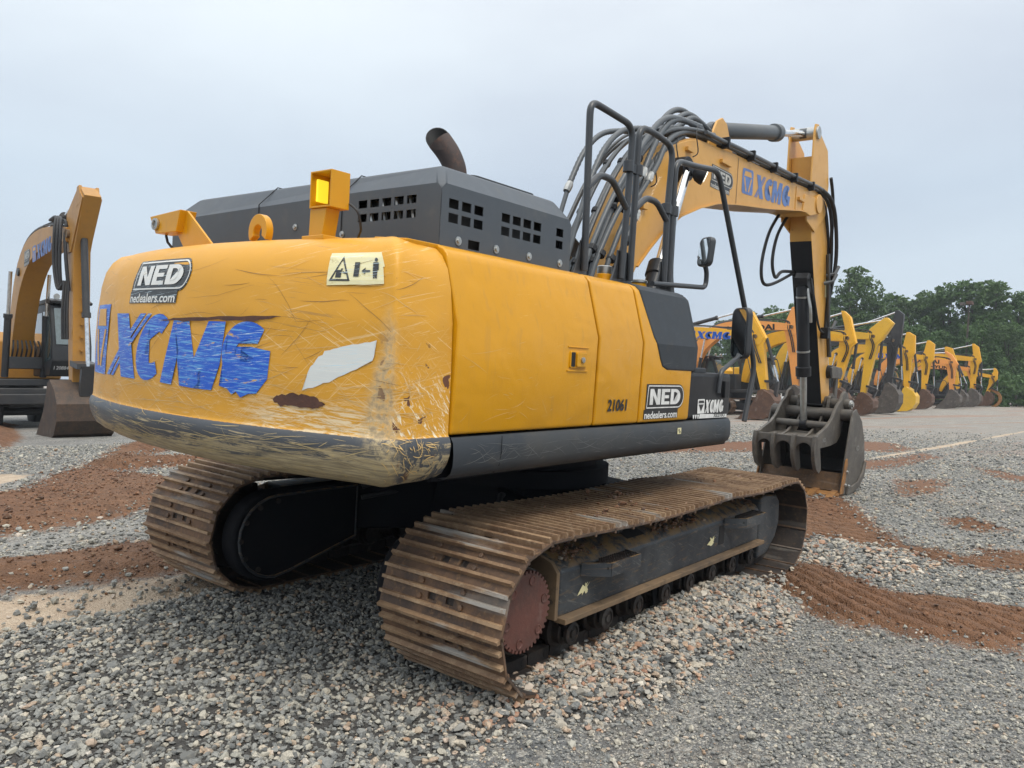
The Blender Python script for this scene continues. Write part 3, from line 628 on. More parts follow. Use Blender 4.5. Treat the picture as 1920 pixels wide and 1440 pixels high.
fc = [(y+.012, z) for y, z in side_prof(-.95)]; fc = [p for p in fc if p[1] > 1.6]; fc = [(-1.352, 1.66)]+fc+[(-.95, 1.66)]
MB().prism(fc, .172, .26, 'x').build('front_cover', 'grey', HERO, .035, seg=4)
def side_scratches(n, seed, x0, x1, z0, z1, ln, wd, mat, par, fn):
    r_ = random.Random(seed); P_ = []
    for _ in range(n):
        x, y = r_.uniform(x0, x1), r_.uniform(z0, z1); th = r_.uniform(-1.3, 1.3)*r_.random(); L_ = ln*math.exp(r_.gauss(0, .6)); w_ = wd*r_.uniform(.5, 1.4); k = r_.gauss(0, .5); u_, l_ = [], []
        for i in range(6):
            t = i/5; ww = w_*math.sin(math.pi*min(.95, max(.05, t))); u_.append((x-math.sin(th)*ww, y+math.cos(th)*ww)); l_.append((x+math.sin(th)*ww, y-math.cos(th)*ww)); x += math.cos(th)*L_/5; y += math.sin(th)*L_/5; th += k/5
        if all(x0 < p[0] < x1 and z0 < p[1] < z1 for p in u_+l_): P_ += [[u_[i], u_[i+1], l_[i+1], l_[i]] for i in range(5)]
    tag(flat_decal('scratches', P_, fn, mat, par, .0012), kind='stuff')
def lowdoor(u, v, off): return (u, -1.36-(v-1.36)/.48*.01-off, v)
side_scratches(45, 3, -2.25, -1.10, 1.37, 1.82, .08, .0008, 'scratch', DOOR, lowdoor); side_scratches(14, 4, -1.05, -.58, 1.37, 1.82, .07, .0007, 'scratch', P2, lowdoor)
flat_decal('fleet_number', text_polys('21061', -.945, 1.42, .22, .072, .12, .035), yplane(-1.364), 'blackvinyl', P2, .003)
def side_fn(u, v, off):        # follows the leaning lower door skin
    return (u, -1.36-(v-1.36)/.48*.01-off, v)
ned_sticker(HERO, side_fn, -.50, .045, 1.36, 1.583, cn='side_dealer_sticker')
# toolbox in front, curved nose
tb = [(.155, -1.335), (.86, -1.335), (.97, -1.30), (1.03, -1.22), (1.035, -.95), (.155, -.95)]
tbx = MB().prism(tb, 1.335, 1.665, 'z')
TB = tbx.build('tool_box', 'black', HERO, .03, seg=4)
MB().prism([(.27, -1.30), (.52, -1.30), (.56, -1.0), (.27, -1.0)], 1.66, 1.70, 'z').build('tool_box_lid', 'grey', TB, .01)
MB().prism(rrect(.74, .81, 1.485, 1.61, .01), -1.36, -1.333, 'y').build('hinge_bracket', 'black', TB, .003)
fnT = yplane(-1.337)
tl = flat_decal('maker_badge', [rrect(.325, .44, 1.375, 1.478, .008, 3)], fnT, 'white', TB, .002)
flat_decal('emblem_mark', [[(.345, 1.468), (.42, 1.468), (.43, 1.45), (.335, 1.45)], [(.342, 1.44), (.424, 1.44), (.383, 1.39)]], fnT, 'blackvinyl', tl, .0035)
flat_decal('maker_name', letters('XCMG', .445, 1.377, .32, .095, .15), fnT, 'white', TB, .002)
bar = flat_decal('model_stripe', [[(.37, 1.372), (.84, 1.362), (.845, 1.322+.015), (.355, 1.34)]]+[[(.255+.036*i, 1.368), (.285+.036*i, 1.368), (.275+.036*i, 1.34), (.265+.036*i, 1.337)] for i in range(3)], fnT, 'white', TB, .002)
flat_decal('model_name', text_polys('XE210U', .60, 1.343, .2, .026, .2, .02), fnT, 'blackvinyl', bar, .0035)
# lower skirt
def rnd_skirt(y):
    return [(y+.16, 1.02+.1), (y+.05, 1.135), (y+.012, 1.165), (y, 1.20), (y-.002, 1.25), (y+.004, 1.305), (y+.02, 1.328), (y+.2, 1.333)]
sk = MB(); G = []
for x, yy, zz in ((-2.262, 0, 0), (.75, 0, 0), (.88, .012, .004), (.95, .05, .012), (.985, .12, .03)):
    G.append([(x, a+yy, max(b, 1.13+zz) if b < 1.2 else b) for a, b in rnd_skirt(-1.372)])
sk.grid(G); sk.add([G[-1][i] for i in range(8)], [tuple(range(8))])
SKT = sk.build('lower_skirt', 'grey', HERO, smooth=40)
side_scratches(170, 5, -2.2, .8, 1.19, 1.30, .14, .0012, 'skirtscratch', SKT, lambda u, v, off: (u, -1.3745-off, v))
MB().tube([(-1.92, -1.376, 1.325), (-1.92, -1.378, 1.25), (-1.92, -1.366, 1.18), (-1.92, -1.33, 1.14)], .002, 4).build('skirt_joint', 'black', SKT)
flat_decal('yellow_marker', [rrect(-.045, .01, 1.25, 1.292, .004, 2)], yplane(-1.376), 'cwcream', SKT, .002)
flat_decal('marker_cross', [[(-.033, 1.272), (-.02, 1.272), (-.02, 1.285), (-.033, 1.285)], [(-.02, 1.258), (-.005, 1.258), (-.005, 1.272), (-.02, 1.272)]], yplane(-1.376), 'blackvinyl', SKT, .004)
# platform: deck, belly, cab behind
dk = MB(); dk.box(-2.3, .98, -1.28, 1.30, 1.12, 1.33); dk.box(-2.25, .14, -1.05, 1.15, 1.33, 2.14); dk.box(-1.09, .12, -1.19, -.7, 2.10, 2.17)
dk.build('platform', 'under', HERO)
MB().lathe([(.72, 0), (.72, .12), (.62, .12), (.62, .34)], (0, 0, .80), (0, 0, 1), 40).build('swing_ring', 'under', HERO, smooth=30)
cb = MB(); cb.prism([(.15, 1.3), (1.62, 1.3), (1.75, 1.7), (1.45, 2.78), (1.2, 2.9), (.2, 2.9), (.12, 2.7)], .42, 1.33); CAB = cb.build('cab', 'black', HERO, .04)
MB().prism([(.28, 1.75), (1.5, 1.8), (1.36, 2.65), (.28, 2.7)], .405, .418).build('cab_window', 'glass', CAB)
# caps on the deck
for x, y, z, cap in ((-.52, -1.03, 2.17, 1), (.02, -.98, 2.17, 0)):
    t = MB().lathe([(.055, 0), (.055, .10)], (x, y, z), (0, 0, 1), 20).build('filler_neck', 'yellow', HERO, .004)
    if cap: MB().lathe([(.048, 0), (.05, .02), (.05, .045), (.044, .05), (.03, .052)], (x, y, z+.102), (0, 0, 1), 24).build('filler_cap', 'steel', t, smooth=40)
    else: MB().lathe([(.062, 0), (.062, .014), (.05, .02)], (x, y, z+.102), (0, 0, 1), 24).build('filler_cap', 'steel', t, smooth=40)

# ---- handrails
def rail(name, runs, r=.0215):
    m_ = MB()
    for p in runs: m_.tube(p, r, 10)
    o = m_.build(name, 'rail', HERO, smooth=50); return o
def fil(pts, r=.09, k=6):          # polyline with rounded bends
    o = [Vector(pts[0])]
    for a, b, c in zip(pts[:-2], pts[1:-1], pts[2:]):
        a, b, c = Vector(a), Vector(b), Vector(c); d0 = (a-b); d1 = (c-b); q = min(r, d0.length*.45, d1.length*.45)
        p0 = b+d0.normalized()*q; p1 = b+d1.normalized()*q
        for i in range(k+1): t = i/k; o.append((1-t)**2*p0+2*t*(1-t)*b+t*t*p1)
    return o+[Vector(pts[-1])]
RY = -1.15
r1 = rail('handrail', [fil([(-.94, RY, 2.24), (-.975, RY, 3.23), (-.80, RY, 3.225), (-.47, RY, 3.21), (-.485, RY, 2.72), (-.51, RY, 2.24)], .10), fil([(-.965, RY, 2.72), (-.83, RY, 2.83), (-.68, RY, 2.83), (-.50, RY, 2.69)], .05)])
r2 = rail('handrail', [fil([(-.40, RY, 2.24), (-.39, RY, 3.23), (-.20, RY, 3.24), (.085, RY, 3.21), (.055, RY, 2.75), (.07, RY, 2.24)], .10), fil([(-.39, RY, 2.70), (-.25, RY, 2.80), (-.10, RY, 2.80), (.055, RY, 2.70)], .05)])
r3 = rail('handrail', [fil([(.14, RY-.0, 2.24), (.135, RY, 3.13), (.45, RY, 3.16), (.80, RY-.02, 3.20), (1.42, RY-.07, 2.11), (1.57, -1.25, 1.72), (1.42, -1.25, 1.28)], .10)])
rail('handrail_post', [[(.20, RY+.03, 2.24), (.20, RY+.03, 2.86)]], .026)
for x0, x1, z in ((-.50, -.38, 2.95), (.04, .15, 2.78)):
    c_ = MB()
    for x in (x0, x1): c_.lathe([(.034, -.035), (.034, .035)], (x, RY, z), (0, 0, 1), 14)
    c_.box(x0, x1, RY-.012, RY+.012, z-.03, z+.03); c_.build('rail_clamp', 'rail', r2, .003)
for x, s in ((-.94, 1), (-.51, -1), (-.40, -1), (.07, 1), (.17, 1), (.22, -1)):
    MB().prism([(x-.10, 2.205), (x+.07, 2.205), (x+.055, 2.24), (x+.028, 2.34), (x+.02, 2.42), (x-.02, 2.42), (x-.03, 2.34), (x-.07, 2.25)], RY+.02, RY+.032).build('rail_foot', 'rail', HERO, .003)
# mirrors
def mirror(name, c, w, h, ry, arm, rx=0):
    a = MB().tube(arm, .018, 10).build('mirror_arm', 'rail', HERO, smooth=50)
    m_ = MB().prism(rrect(-w/2, w/2, -h/2, h/2, w*.28, 6), 0, .05); o = m_.build(name, 'rail', a, .012, seg=3)
    o.location = c; o.rotation_euler = (rx, 0, ry)
    g = MB().prism(rrect(-w/2+.015, w/2-.015, -h/2+.015, h/2-.015, w*.24, 6), -.003, .0).build('mirror_glass', 'mirror', o)
    return o
mirror('rear_mirror', (.52, -1.22, 2.55), .15, .215, R(-122), fil([(-.17, -1.19, 2.245), (.66, -1.19, 2.30), (.64, -1.2, 2.44), (.54, -1.18, 2.52)], .06), R(-6))
mirror('rear_mirror', (1.07, -1.30, 1.985), .22, .40, R(-124), fil([(.66, -1.34, 1.52), (.68, -1.34, 1.68), (1.05, -1.32, 1.80), (1.12, -1.30, 1.86), (1.13, -1.26, 2.02)], .06))
MB().cyl((1.13, -1.26, 2.03), (1.33, -1.23, 2.0), .02).build('mirror_clamp', 'rail', HERO)

# ---- boom
BO = [(.62, 1.75), (.60, 1.92), (.68, 2.15), (.84, 2.36), (.97, 2.58), (1.06, 2.80), (1.21, 3.08), (1.38, 3.34), (1.6, 3.57), (1.89, 3.77), (2.22, 3.90), (2.39, 3.94), (3.35, 4.01), (5.02, 4.07), (5.9, 4.12), (6.14, 4.12), (6.30, 4.06), (6.32, 3.97), (6.21, 3.90), (5.73, 3.80), (5.48, 3.78), (4.38, 3.61), (3.44, 3.49), (2.95, 3.41), (2.54, 3.29), (2.14, 3.14), (1.8, 2.94), (1.55, 2.74), (1.35, 2.56), (1.1, 2.2), (.95, 1.85), (.8, 1.7)]
BOOM = MB().prism(BO, -.20, .20).build('boom', 'yellow_boom', HERO, .012)
fl = MB()      # flange lips that stand proud along the lower and upper edges
def lip(pts, y, t, out):
    G = []
    for i, p in enumerate(pts):
        a = Vector(pts[max(i-1, 0)]); b = Vector(pts[min(i+1, len(pts)-1)]); d = (b-a).normalized(); n = Vector((-d.y, d.x))*out
        G.append([(p[0], y, p[1]), (p[0], -y, p[1]), (p[0]+n.x*t, -y, p[1]+n.y*t), (p[0]+n.x*t, y, p[1]+n.y*t), (p[0], y, p[1])])
    fl.grid(G)
lip(BO[19:29], -.218, .014, -1); lip(BO[3:15], -.185, .014, 1)
fl.build('boom_flange', 'yellow_boom', BOOM)
bb = MB()
bb.lathe([(.115, -.33), (.115, .33)], (2.0, 0, 3.56), (0, 1, 0), 24); bb.build('boom_cylinder_pin', 'black', BOOM, .01)
eb_ = MB(); eb_.lathe([(.13, -.235), (.13, .235)], (6.15, 0, 3.99), (0, 1, 0), 26); eb_.prism([(5.55, 3.80), (5.85, 3.78), (6.15, 3.85), (6.25, 3.95), (6.1, 4.06), (5.6, 4.02)], -.215, .215); eb_.build('boom_end_boss', 'yellow_boom', BOOM, .012)
pb = MB(); pb.prism([(2.75, 3.93), (3.0, 4.30), (3.12, 4.36), (3.24, 4.32), (3.5, 3.96)], -.13, -.10); pb.prism([(2.75, 3.93), (3.0, 4.30), (3.12, 4.36), (3.24, 4.32), (3.5, 3.96)], .10, .13); pb.build('cylinder_lug', 'yellow_boom', BOOM, .008)
bp = yplane(-.2005)
ned_sticker(BOOM, bp, 2.75, 3.32, 3.555, 3.79, 'blackvinyl', 'fadedwhite')
def boomslope(u, v, off): return (u, -.2005-off, v+(u-3.55)*.07)
maker_logo(BOOM, boomslope, 3.56, 5.07, 3.645, 3.925, 'fadedblue', 'yellow_boom', frac=.205, shear=.16)
flat_decal('weld_seam', [[(3.42, 3.50), (3.43, 3.50), (3.43, 4.0), (3.42, 4.0)]], bp, 'mudyellow', BOOM)
MB().prism([(5.28, 3.77), (5.31, 3.77), (5.31, 4.06), (5.28, 4.06)], -.208, -.198).build('boom_side_plate', 'yellow_boom', BOOM)
for x, z, l in ((2.15, 3.80, .12), (2.95, 3.86, .24), (1.35, 3.1, .08), (5.35, 3.92, .2)):
    MB().box(x, x+l, -.235, -.197, z-.02, z+.02).build('hose_bracket', 'yellow_boom', BOOM, .004)
wl = MB().lathe([(.03, -.07), (.07, -.03), (.085, .02), (.085, .045)], (2.03, -.43, 3.50), (.55, -.8, -.35), 22).build('work_light', 'black', HERO, smooth=40)
MB().lathe([(.055, 0), (.05, .012)], Vector((2.03, -.43, 3.50))+Vector((.55, -.8, -.35)).normalized()*.046, (.55, -.8, -.35), 22).build('lamp_glass', 'whitework', wl)
def ram(name, p0, p1, r, frac, mat='black', rr=.55, head=1.18, lugs=True, parent=None, rodmat='chrome'):
    p0, p1 = Vector(p0), Vector(p1); d = (p1-p0); q = p0+d*frac; t = d.normalized()
    b = MB().lathe([(r*.8, 0), (r, .03), (r, d.length*frac-.14), (r*head, d.length*frac-.13), (r*head, d.length*frac)], p0, t, 20)
    if lugs: b.lathe([(r*.8, -r*.6), (r*.8, r*.6)], p0, (0, 1, 0), 16)
    B = b.build(name, mat, parent or HERO, smooth=40)
    e_ = MB().cyl(q-t*.01, p1-t*r*.6, r*rr, 16); R_ = e_.build('rod', rodmat, B, smooth=50)
    MB().lathe([(r*.85, -r*.55), (r*.85, r*.55)], p1, (0, 1, 0), 18).build('rod_eye', mat, B, .004)
    return B
for y in (-.50, .50): ram('boom_cylinder', (.74, y, 1.52), (2.0, y*.62, 3.56), .085, .52)
ram('arm_cylinder', (3.10, 0, 4.24), (6.03, 0, 4.93), .088, .66, 'tube', .5, 1.25)
# ---- arm
for s in (-1, 1):
    pass
AR = [(6.00, 5.03), (6.10, 5.03), (6.20, 4.93), (6.53, 4.80), (6.62, 4.42), (6.78, 3.98), (6.92, 3.2), (7.03, 2.65), (7.28, 1.87), (7.43, 1.42), (7.40, 1.26), (7.22, 1.18), (7.10, 1.25), (6.54, 2.61), (6.15, 3.55), (5.82, 3.72), (5.76, 3.95), (5.98, 4.25), (5.99, 4.55)]
arm = MB(); arm.prism([p for p in AR if p[1] < 4.5 and p[1] > 0]+[(5.99, 4.5)], -.15, .15) if False else None
body = [(6.02, 4.62), (6.58, 4.55), (6.62, 4.42), (6.78, 3.98), (6.92, 3.2), (7.03, 2.65), (7.28, 1.87), (7.43, 1.42), (7.40, 1.26), (7.22, 1.18), (7.10, 1.25), (6.54, 2.61), (6.15, 3.55), (6.10, 4.1)]
arm.prism(body, -.15, .15)
ARM = arm.build('arm', ['yellow_boom', 'black'], HERO, .01)
up_ = [(5.97, 5.03), (6.08, 5.05), (6.18, 4.95), (6.53, 4.80), (6.60, 4.58), (6.66, 4.35), (6.60, 3.9), (6.2, 3.62), (5.85, 3.72), (5.78, 3.9), (5.93, 4.25), (5.93, 4.9)]
for y0, y1 in ((-.175, -.151), (.151, .175)): MB().prism(up_, y0, y1).build('arm_side_plate', 'yellow_boom', ARM, .006)
d_ = (Vector((7.10, 0, 1.25))-Vector((6.15, 0, 3.55))); n_ = Vector((-d_.z, 0, d_.x)).normalized()
if n_.x > 0: n_ = -n_
sl = MB(); a_, b_ = Vector((6.17, 0, 3.50)), Vector((7.105, 0, 1.235))
sl.add([(a_+n_*.004+Vector((0, -.148, 0))), (a_+n_*.004+Vector((0, .148, 0))), (b_+n_*.004+Vector((0, .148, 0))), (b_+n_*.004+Vector((0, -.148, 0)))], [(0, 1, 2, 3)])
sl.build('arm_black_face', 'black', ARM)
MB().prism([(7.09, 1.24), (7.22, 1.172), (7.40, 1.252), (7.40, 1.275), (7.22, 1.20), (7.13, 1.32)], -.153, .153).build('arm_tip_plate', 'black', ARM, .004)
MB().lathe([(.085, -.2), (.085, .2)], (6.05, 0, 4.93), (0, 1, 0), 20).build('arm_top_pin', 'steel', ARM, .006)
MB().lathe([(.10, -.22), (.10, .22)], (7.28, 0, 1.73), (0, 1, 0), 20).build('link_boss', 'black', ARM, .006)
MB().lathe([(.10, -.24), (.10, .24)], (7.27, 0, 1.27), (0, 1, 0), 20).build('bucket_pin_boss', 'bucket', ARM, .006)
flat_decal('arm_warning_label', [[(6.86, 3.05), (6.93, 3.05), (6.96, 2.80), (6.89, 2.80)]], yplane(-.1505), 'cwcream', ARM)
ram('bucket_cylinder', (6.80, 0, 3.95), (7.72, 0, 1.72), .075, .62, 'tube')
lk = MB()
for y in (-.23, .21): lk.prism([(7.20, 1.80), (7.30, 1.82), (7.70, 1.80), (7.78, 1.72), (7.70, 1.63), (7.25, 1.64)], y, y+.03)
lk.box(7.45, 7.55, -.2, .2, 1.66, 1.76); lk.build('link_arm', 'bucket', HERO, .01)
lk = MB()
for y in (-.17, .13): lk.prism([(7.66, 1.78), (7.78, 1.76), (7.76, 1.2), (7.70, 1.08), (7.60, 1.12), (7.62, 1.3)], y, y+.04)
lk.lathe([(.07, -.2), (.07, .2)], (7.72, 0, 1.72), (0, 1, 0), 16); lk.build('bucket_link', 'bucket', HERO, .008)
# ---- bucket
bs = [(7.10, 1.17), (7.26, 1.21), (7.60, 1.02), (7.80, .72), (7.88, .42), (7.80, .20), (7.55, .05), (7.18, .0), (6.72, .0), (6.74, .10), (6.83, .42), (6.96, .82), (7.05, 1.08)]
BU = empty('bucket', (0, 0, 0), HERO)
for y0, y1 in ((-.60, -.575), (.575, .60)): MB().prism(bs, y0, y1).build('side_plate', 'bucket', BU, .006)
shell = [(7.08, 1.13), (7.22, 1.19), (7.42, 1.12), (7.60, 1.0), (7.78, .72), (7.86, .42), (7.78, .22), (7.53, .07), (7.18, .02), (6.70, .012)]
o_ = shell; i_ = [(7.10, 1.08), (7.21, 1.15), (7.40, 1.09), (7.57, .97), (7.74, .71), (7.82, .42), (7.75, .24), (7.52, .10), (7.18, .05), (6.70, .035)]
MB().prism(o_+i_[::-1], -.575, .575).build('shell', ['bucketin'], BU)
tt = MB().cyl((7.14, -.575, 1.12), (7.14, .575, 1.12), .085, 20); tt.build('torque_tube', 'bucket', BU, smooth=40)
ce = MB(); ce.prism([(6.60, .0), (6.86, .0), (6.86, .05), (6.68, .045), (6.60, .02)], -.60, .60); ce.build('cutting_edge', 'bucketrust', BU, .004)
MB().prism([(6.86, .055), (6.9, .30), (6.75, .06)], -.574, .574).build('edge_liner', 'liner', BU)
for y in (-.62, .60): MB().prism([(6.66, .03), (6.80, .03), (6.93, .45), (6.90, .52), (6.84, .50)], y, y+.02).build('side_cutter', 'bucketrust', BU, .004)
for y in (-.632,):
    MB().prism([(6.95, -.0), (7.2, .0), (7.55, .05), (7.8, .2), (7.88, .4), (7.82, .42), (7.72, .26), (7.5, .14), (7.15, .1), (6.98, .12)], y, y+.03).build('wear_plate', 'bucket', BU, .006)
    for x, z in ((6.83, .15), (6.88, .33), (7.0, .12)): MB().lathe([(.024, 0), (.022, .02), (.012, .025)], (x, -.622, z), (0, -1, 0), 10).build('bolt', 'steel', BU)
for y in (-.52, -.26, .0, .26, .52):
    MB().prism([(6.76, .07), (6.60, .06), (6.40, .0), (6.42, -.03), (6.62, -.02), (6.76, -.01)], y-.045, y+.045).build('tooth', 'bucketrust', BU, .008)
for y in (-.24, .19): MB().prism([(7.15, 1.2), (7.18, 1.36), (7.30, 1.42), (7.62, 1.25), (7.78, 1.2), (7.80, 1.08), (7.7, .98), (7.4, 1.12)], y, y+.045).build('hinge_plate', 'bucket', BU, .008)
MB().lathe([(.05, -.5), (.05, .5)], (7.27, 0, 1.27), (0, 1, 0), 16).build('bucket_pin', 'steel', BU, .004)
flat_decal('side_mark', text_polys('NED', 7.35, .60, .16, .07, 0, .02), yplane(-.6005), 'steel', BU, .004)
# ---- thumb
TH = empty('thumb', (0, 0, 0), HERO)
tp = [(7.10, 1.34), (7.16, 1.42), (7.28, 1.46), (7.40, 1.42), (7.47, 1.32), (7.45, 1.20), (7.34, 1.10), (7.22, .98), (7.12, .80), (6.98, .72), (6.70, .69), (6.30, .68), (6.05, .68), (5.98, .74), (5.98, .83), (6.22, .90), (6.50, .97), (6.72, 1.08), (6.90, 1.24)]
for y in (-.43, .36): MB().prism(tp, y, y+.045).build('side_arm', 'bucket', TH, .008)
for y in (-.19, .13): MB().prism([(7.2, 1.35), (7.3, 1.35), (7.3, 1.2), (7.1, 1.12), (6.95, .96), (6.75, .93), (6.55, .86), (6.3, .81), (6.35, .77), (6.85, .78), (7.12, 1.0)], y, y+.035).build('inner_rib', 'bucket', TH, .006)
fp = MB(); fp.prism([(6.0, .79), (6.9, .85), (6.93, .82), (6.0, .76)], -.39, .365); fp.build('floor_plate', 'bucket', TH, .004)
xs_ = [-.425, -.145, .13, .385]
# comb plate: scalloped lower edge between the tines, in the (y,z) plane
poly = [(-.45, .84), (.41, .84), (.41, .56)]
for a, b in zip(xs_[::-1][:-1], xs_[::-1][1:]):
    c_ = (a+b)/2; hw = abs(a-b)/2-.028; poly += arc(c_, .64, hw, .115, 0, 180, 10)
poly += [(-.45, .56)]
MB().prism(poly, 5.99, 6.035, 'x').build('comb_plate', 'bucket', TH, .006)
for y in xs_:
    MB().prism([(5.96, .86), (6.07, .86), (6.16, .72), (6.20, .60), (6.25, .46), (6.27, .38), (6.19, .34), (6.06, .40), (5.96, .54), (5.92, .70)], y-.025, y+.025).build('tine', 'bucket', TH, .008)
MB().cyl((6.72, -.39, .97), (6.72, .365, .97), .05, 16).build('thumb_crossbar', 'bucket', TH, .004)
MB().cyl((7.27, -.50, 1.27), (7.27, .45, 1.27), .075, 18).build('thumb_pin', 'bucket', TH, .006)
MB().lathe([(.062, 0), (.062, .03), (.035, .032), (.035, .05)], (7.27, -.50, 1.27), (0, -1, 0), 18).build('pin_cap', 'steel', TH)
flat_decal('thumb_mark', text_polys('NED', 6.30, .76, .14, .06, 0, .02), yplane(-.431), 'steel', TH, .004)
ram('thumb_cylinder', (6.27, -.03, 2.98), (6.72, -.03, .97), .085, .66, 'black', .55, 1.25, rodmat='steel')
MB().prism([(6.42, 2.78), (6.20, 2.9), (6.18, 3.0), (6.24, 3.08), (6.32, 3.06), (6.35, 3.1)], -.12, .06).build('thumb_lug', 'black', HERO, .008)
for z in (2.0, 2.75): MB().lathe([(.092, -.012), (.092, .012)], (6.27+(2.98-z)*.224, -.03, z), (.22, 0, -.97), 20).build('cylinder_band', 'steel', HERO)

# ---- hydraulic lines on the boom
def off_path(pts, o, y, i0=0, i1=None):
    r_ = []
    P = pts[i0:i1]
    for i, p in enumerate(P):
        a = Vector(P[max(i-1, 0)]); b = Vector(P[min(i+1, len(P)-1)]); d = (b-a).normalized(); r_.append((p[0]-d.y*o, y, p[1]+d.x*o))
    return r_
pA = [(.62, 1.95), (.60, 2.25), (.66, 2.50), (.78, 2.75), (.92, 2.98), (1.08, 3.22), (1.30, 3.48), (1.55, 3.70), (1.85, 3.87), (2.3, 3.99), (2.8, 4.06)]
for k, (y, o) in enumerate(((.20, .05), (.13, .02), (.06, .06), (-.02, .02), (-.09, .06), (-.15, .02), (.24, .0), (-.20, .03))):      # steel tubes up the back of the boom
    MB().tube([(a-o*.8, y, b+o*.8) for a, b in pA], .017+.004*(k % 2), 8, smooth=4).build('hydraulic_tube', 'tube', BOOM, smooth=60)
    for j in (2, 4, 6):
        if (k+j) % 2: a, b = pA[j]; MB().lathe([(.036, -.022), (.036, .022)], (a-o*.8, y, b+o*.8), (.55, 0, .83), 8).build('tube_clamp', 'black', BOOM, .003)
def ribbed(pts, r, name='hydraulic_hose'):          # spiral guarded hose
    c_ = cr([Vector(p) for p in pts], 14); n = len(c_); return MB().tube(c_, [r*(1.12 if i % 2 else .94) for i in range(n)], 8).build(name, 'tube', BOOM, smooth=75)
def fitting(p, d): MB().lathe([(.030, -.05), (.034, -.02), (.034, .02), (.026, .05)], p, d, 8).build('hose_fitting', 'steel', BOOM)
for y, dx, dz in ((-.13, 0, 0), (.10, .05, .02)):
    MB().tube([(.34+dx, y, 2.45), (.48+dx, y, 2.85), (.60+dx, y, 3.14+dz)], .02, 8, smooth=3).build('hydraulic_tube', 'tube', BOOM, smooth=60)
    ribbed([(.62+dx, y, 3.18+dz), (.80+dx, y, 3.47+dz), (1.04+dx, y, 3.68+dz), (1.33+dx, y, 3.79+dz), (1.68+dx, y-.02, 3.86+dz), (2.1+dx, y-.04, 3.98)], .024)
    fitting((.60+dx, y, 3.14+dz), (.5, 0, .85))
for k, (p, q_, c_, e_) in enumerate((((.45, 2.50), (.76, 3.02), (1.10, 3.44), [(1.30, 3.66), (1.62, 3.92), (2.0, 4.05), (2.6, 4.10)]), ((.56, 2.48), (.86, 2.95), (1.24, 3.34), [(1.44, 3.62), (1.68, 3.87), (2.01, 4.04), (2.57, 4.12)]),
        ((.71, 2.46), (.99, 2.94), (1.34, 3.32), [(1.55, 3.52), (1.80, 3.80), (2.23, 3.98), (2.70, 4.04)]), ((.80, 2.40), (.90, 2.60), (1.12, 2.95), [(1.26, 3.2), (1.48, 3.48), (1.8, 3.72), (2.2, 3.94)]))):
    y = -.25-.012*k
    MB().tube([(p[0]-.12, y, p[1]-.35), (p[0], y, p[1]), (q_[0], y, q_[1]), (c_[0], y, c_[1])], .022, 8, smooth=3).build('hydraulic_tube', 'tube', BOOM, smooth=60)
    fitting((c_[0]+.02, y, c_[1]+.03), (.5, 0, .85)); ribbed([(c_[0], y, c_[1])]+[(a, -.24+.03*i, b) for i, (a, b) in enumerate(e_)], .026)
    for f_ in (.12, .62):
        x, z = p[0]+(c_[0]-p[0])*f_, p[1]+(c_[1]-p[1])*f_; MB().lathe([(.042, -.025), (.042, .025)], (x, y, z), (.55, 0, .85), 8).build('tube_clamp', 'black', BOOM, .003)
for y, h_ in ((.0, .0), (.10, .06), (-.06, -.05)): ribbed([(2.05, y, 3.92), (2.28, y, 4.12+h_), (2.55, y, 4.26+h_), (2.82, y-.02, 4.24+h_), (3.08, y-.04, 4.10)], .028)
for x, z in ((1.5, 3.3), (1.9, 3.55), (2.3, 3.75)): MB().tube([(x, -.21, z), (x+.03, -.25, z+.05), (x+.01, -.23, z+.22), (x+.1, -.2, z+.33)], .006, 5, smooth=4).build('cable', 'hose', BOOM)
for dy, dz, r_ in ((-.235, .06, .024), (-.175, .05, .020), (-.11, .12, .026), (-.04, .08, .022)):
    MB().tube([(2.5, dy, 3.98+dz), (2.9, dy, 3.99+dz), (3.4, dy, 4.02+dz), (5.0, dy, 4.08+dz), (5.95, dy, 4.13+dz), (6.2, dy, 4.13+dz)], r_, 8, smooth=3).build('hydraulic_tube', 'tube', BOOM, smooth=60)
    MB().tube([(6.2, dy, 4.13+dz), (6.50, dy-.04, 4.10), (6.72, dy-.05, 3.85), (6.86+dz, dy-.03, 3.3), (6.98, -.17, 2.7-dz), (6.96, -.17, 2.3)], r_*1.15, 8, smooth=6).build('hydraulic_hose', 'hose', BOOM, smooth=60)
for x in (3.0, 3.7, 4.4, 5.1, 5.75):
    m_ = MB(); m_.box(x, x+.04, -.27, -.01, 3.975+(x-2.3)*.035, 4.09+(x-2.3)*.035); m_.build('tube_clamp', 'black', BOOM, .006)
MB().tube([(5.9, .1, 3.82), (5.6, .12, 3.5), (5.48, .12, 3.15), (5.62, .12, 2.95), (5.85, .12, 3.05), (6.3, .12, 3.1)], .022, 8, smooth=6).build('hydraulic_hose', 'hose', ARM, smooth=60)
MB().tube([(5.7, .15, 3.80), (5.40, .16, 3.5), (5.22, .16, 3.1), (5.3, .16, 2.85), (5.6, .14, 2.86), (6.3, .12, 3.08)], .022, 8, smooth=6).build('hydraulic_hose', 'hose', ARM, smooth=60)
MB().tube([(6.28, -.14, 3.0), (6.30, -.2, 2.7), (6.5, -.22, 2.35), (6.82, -.19, 2.28)], .016, 8, smooth=6).build('hydraulic_hose', 'hose', ARM, smooth=60)
MB().tube([(6.28, -.09, 2.9), (6.27, -.16, 2.6), (6.33, -.16, 2.4)], .02, 8, smooth=3).build('hose_fitting', 'steel', ARM)
for y, x in ((-.21, 6.98), (-.17, 7.05)):
    MB().tube([(x-.22, y, 3.4), (x-.10, y, 2.9), (x, y, 2.4), (x+.16, y, 1.95)], .02, 8).build('hydraulic_tube', 'tube', ARM, smooth=60)
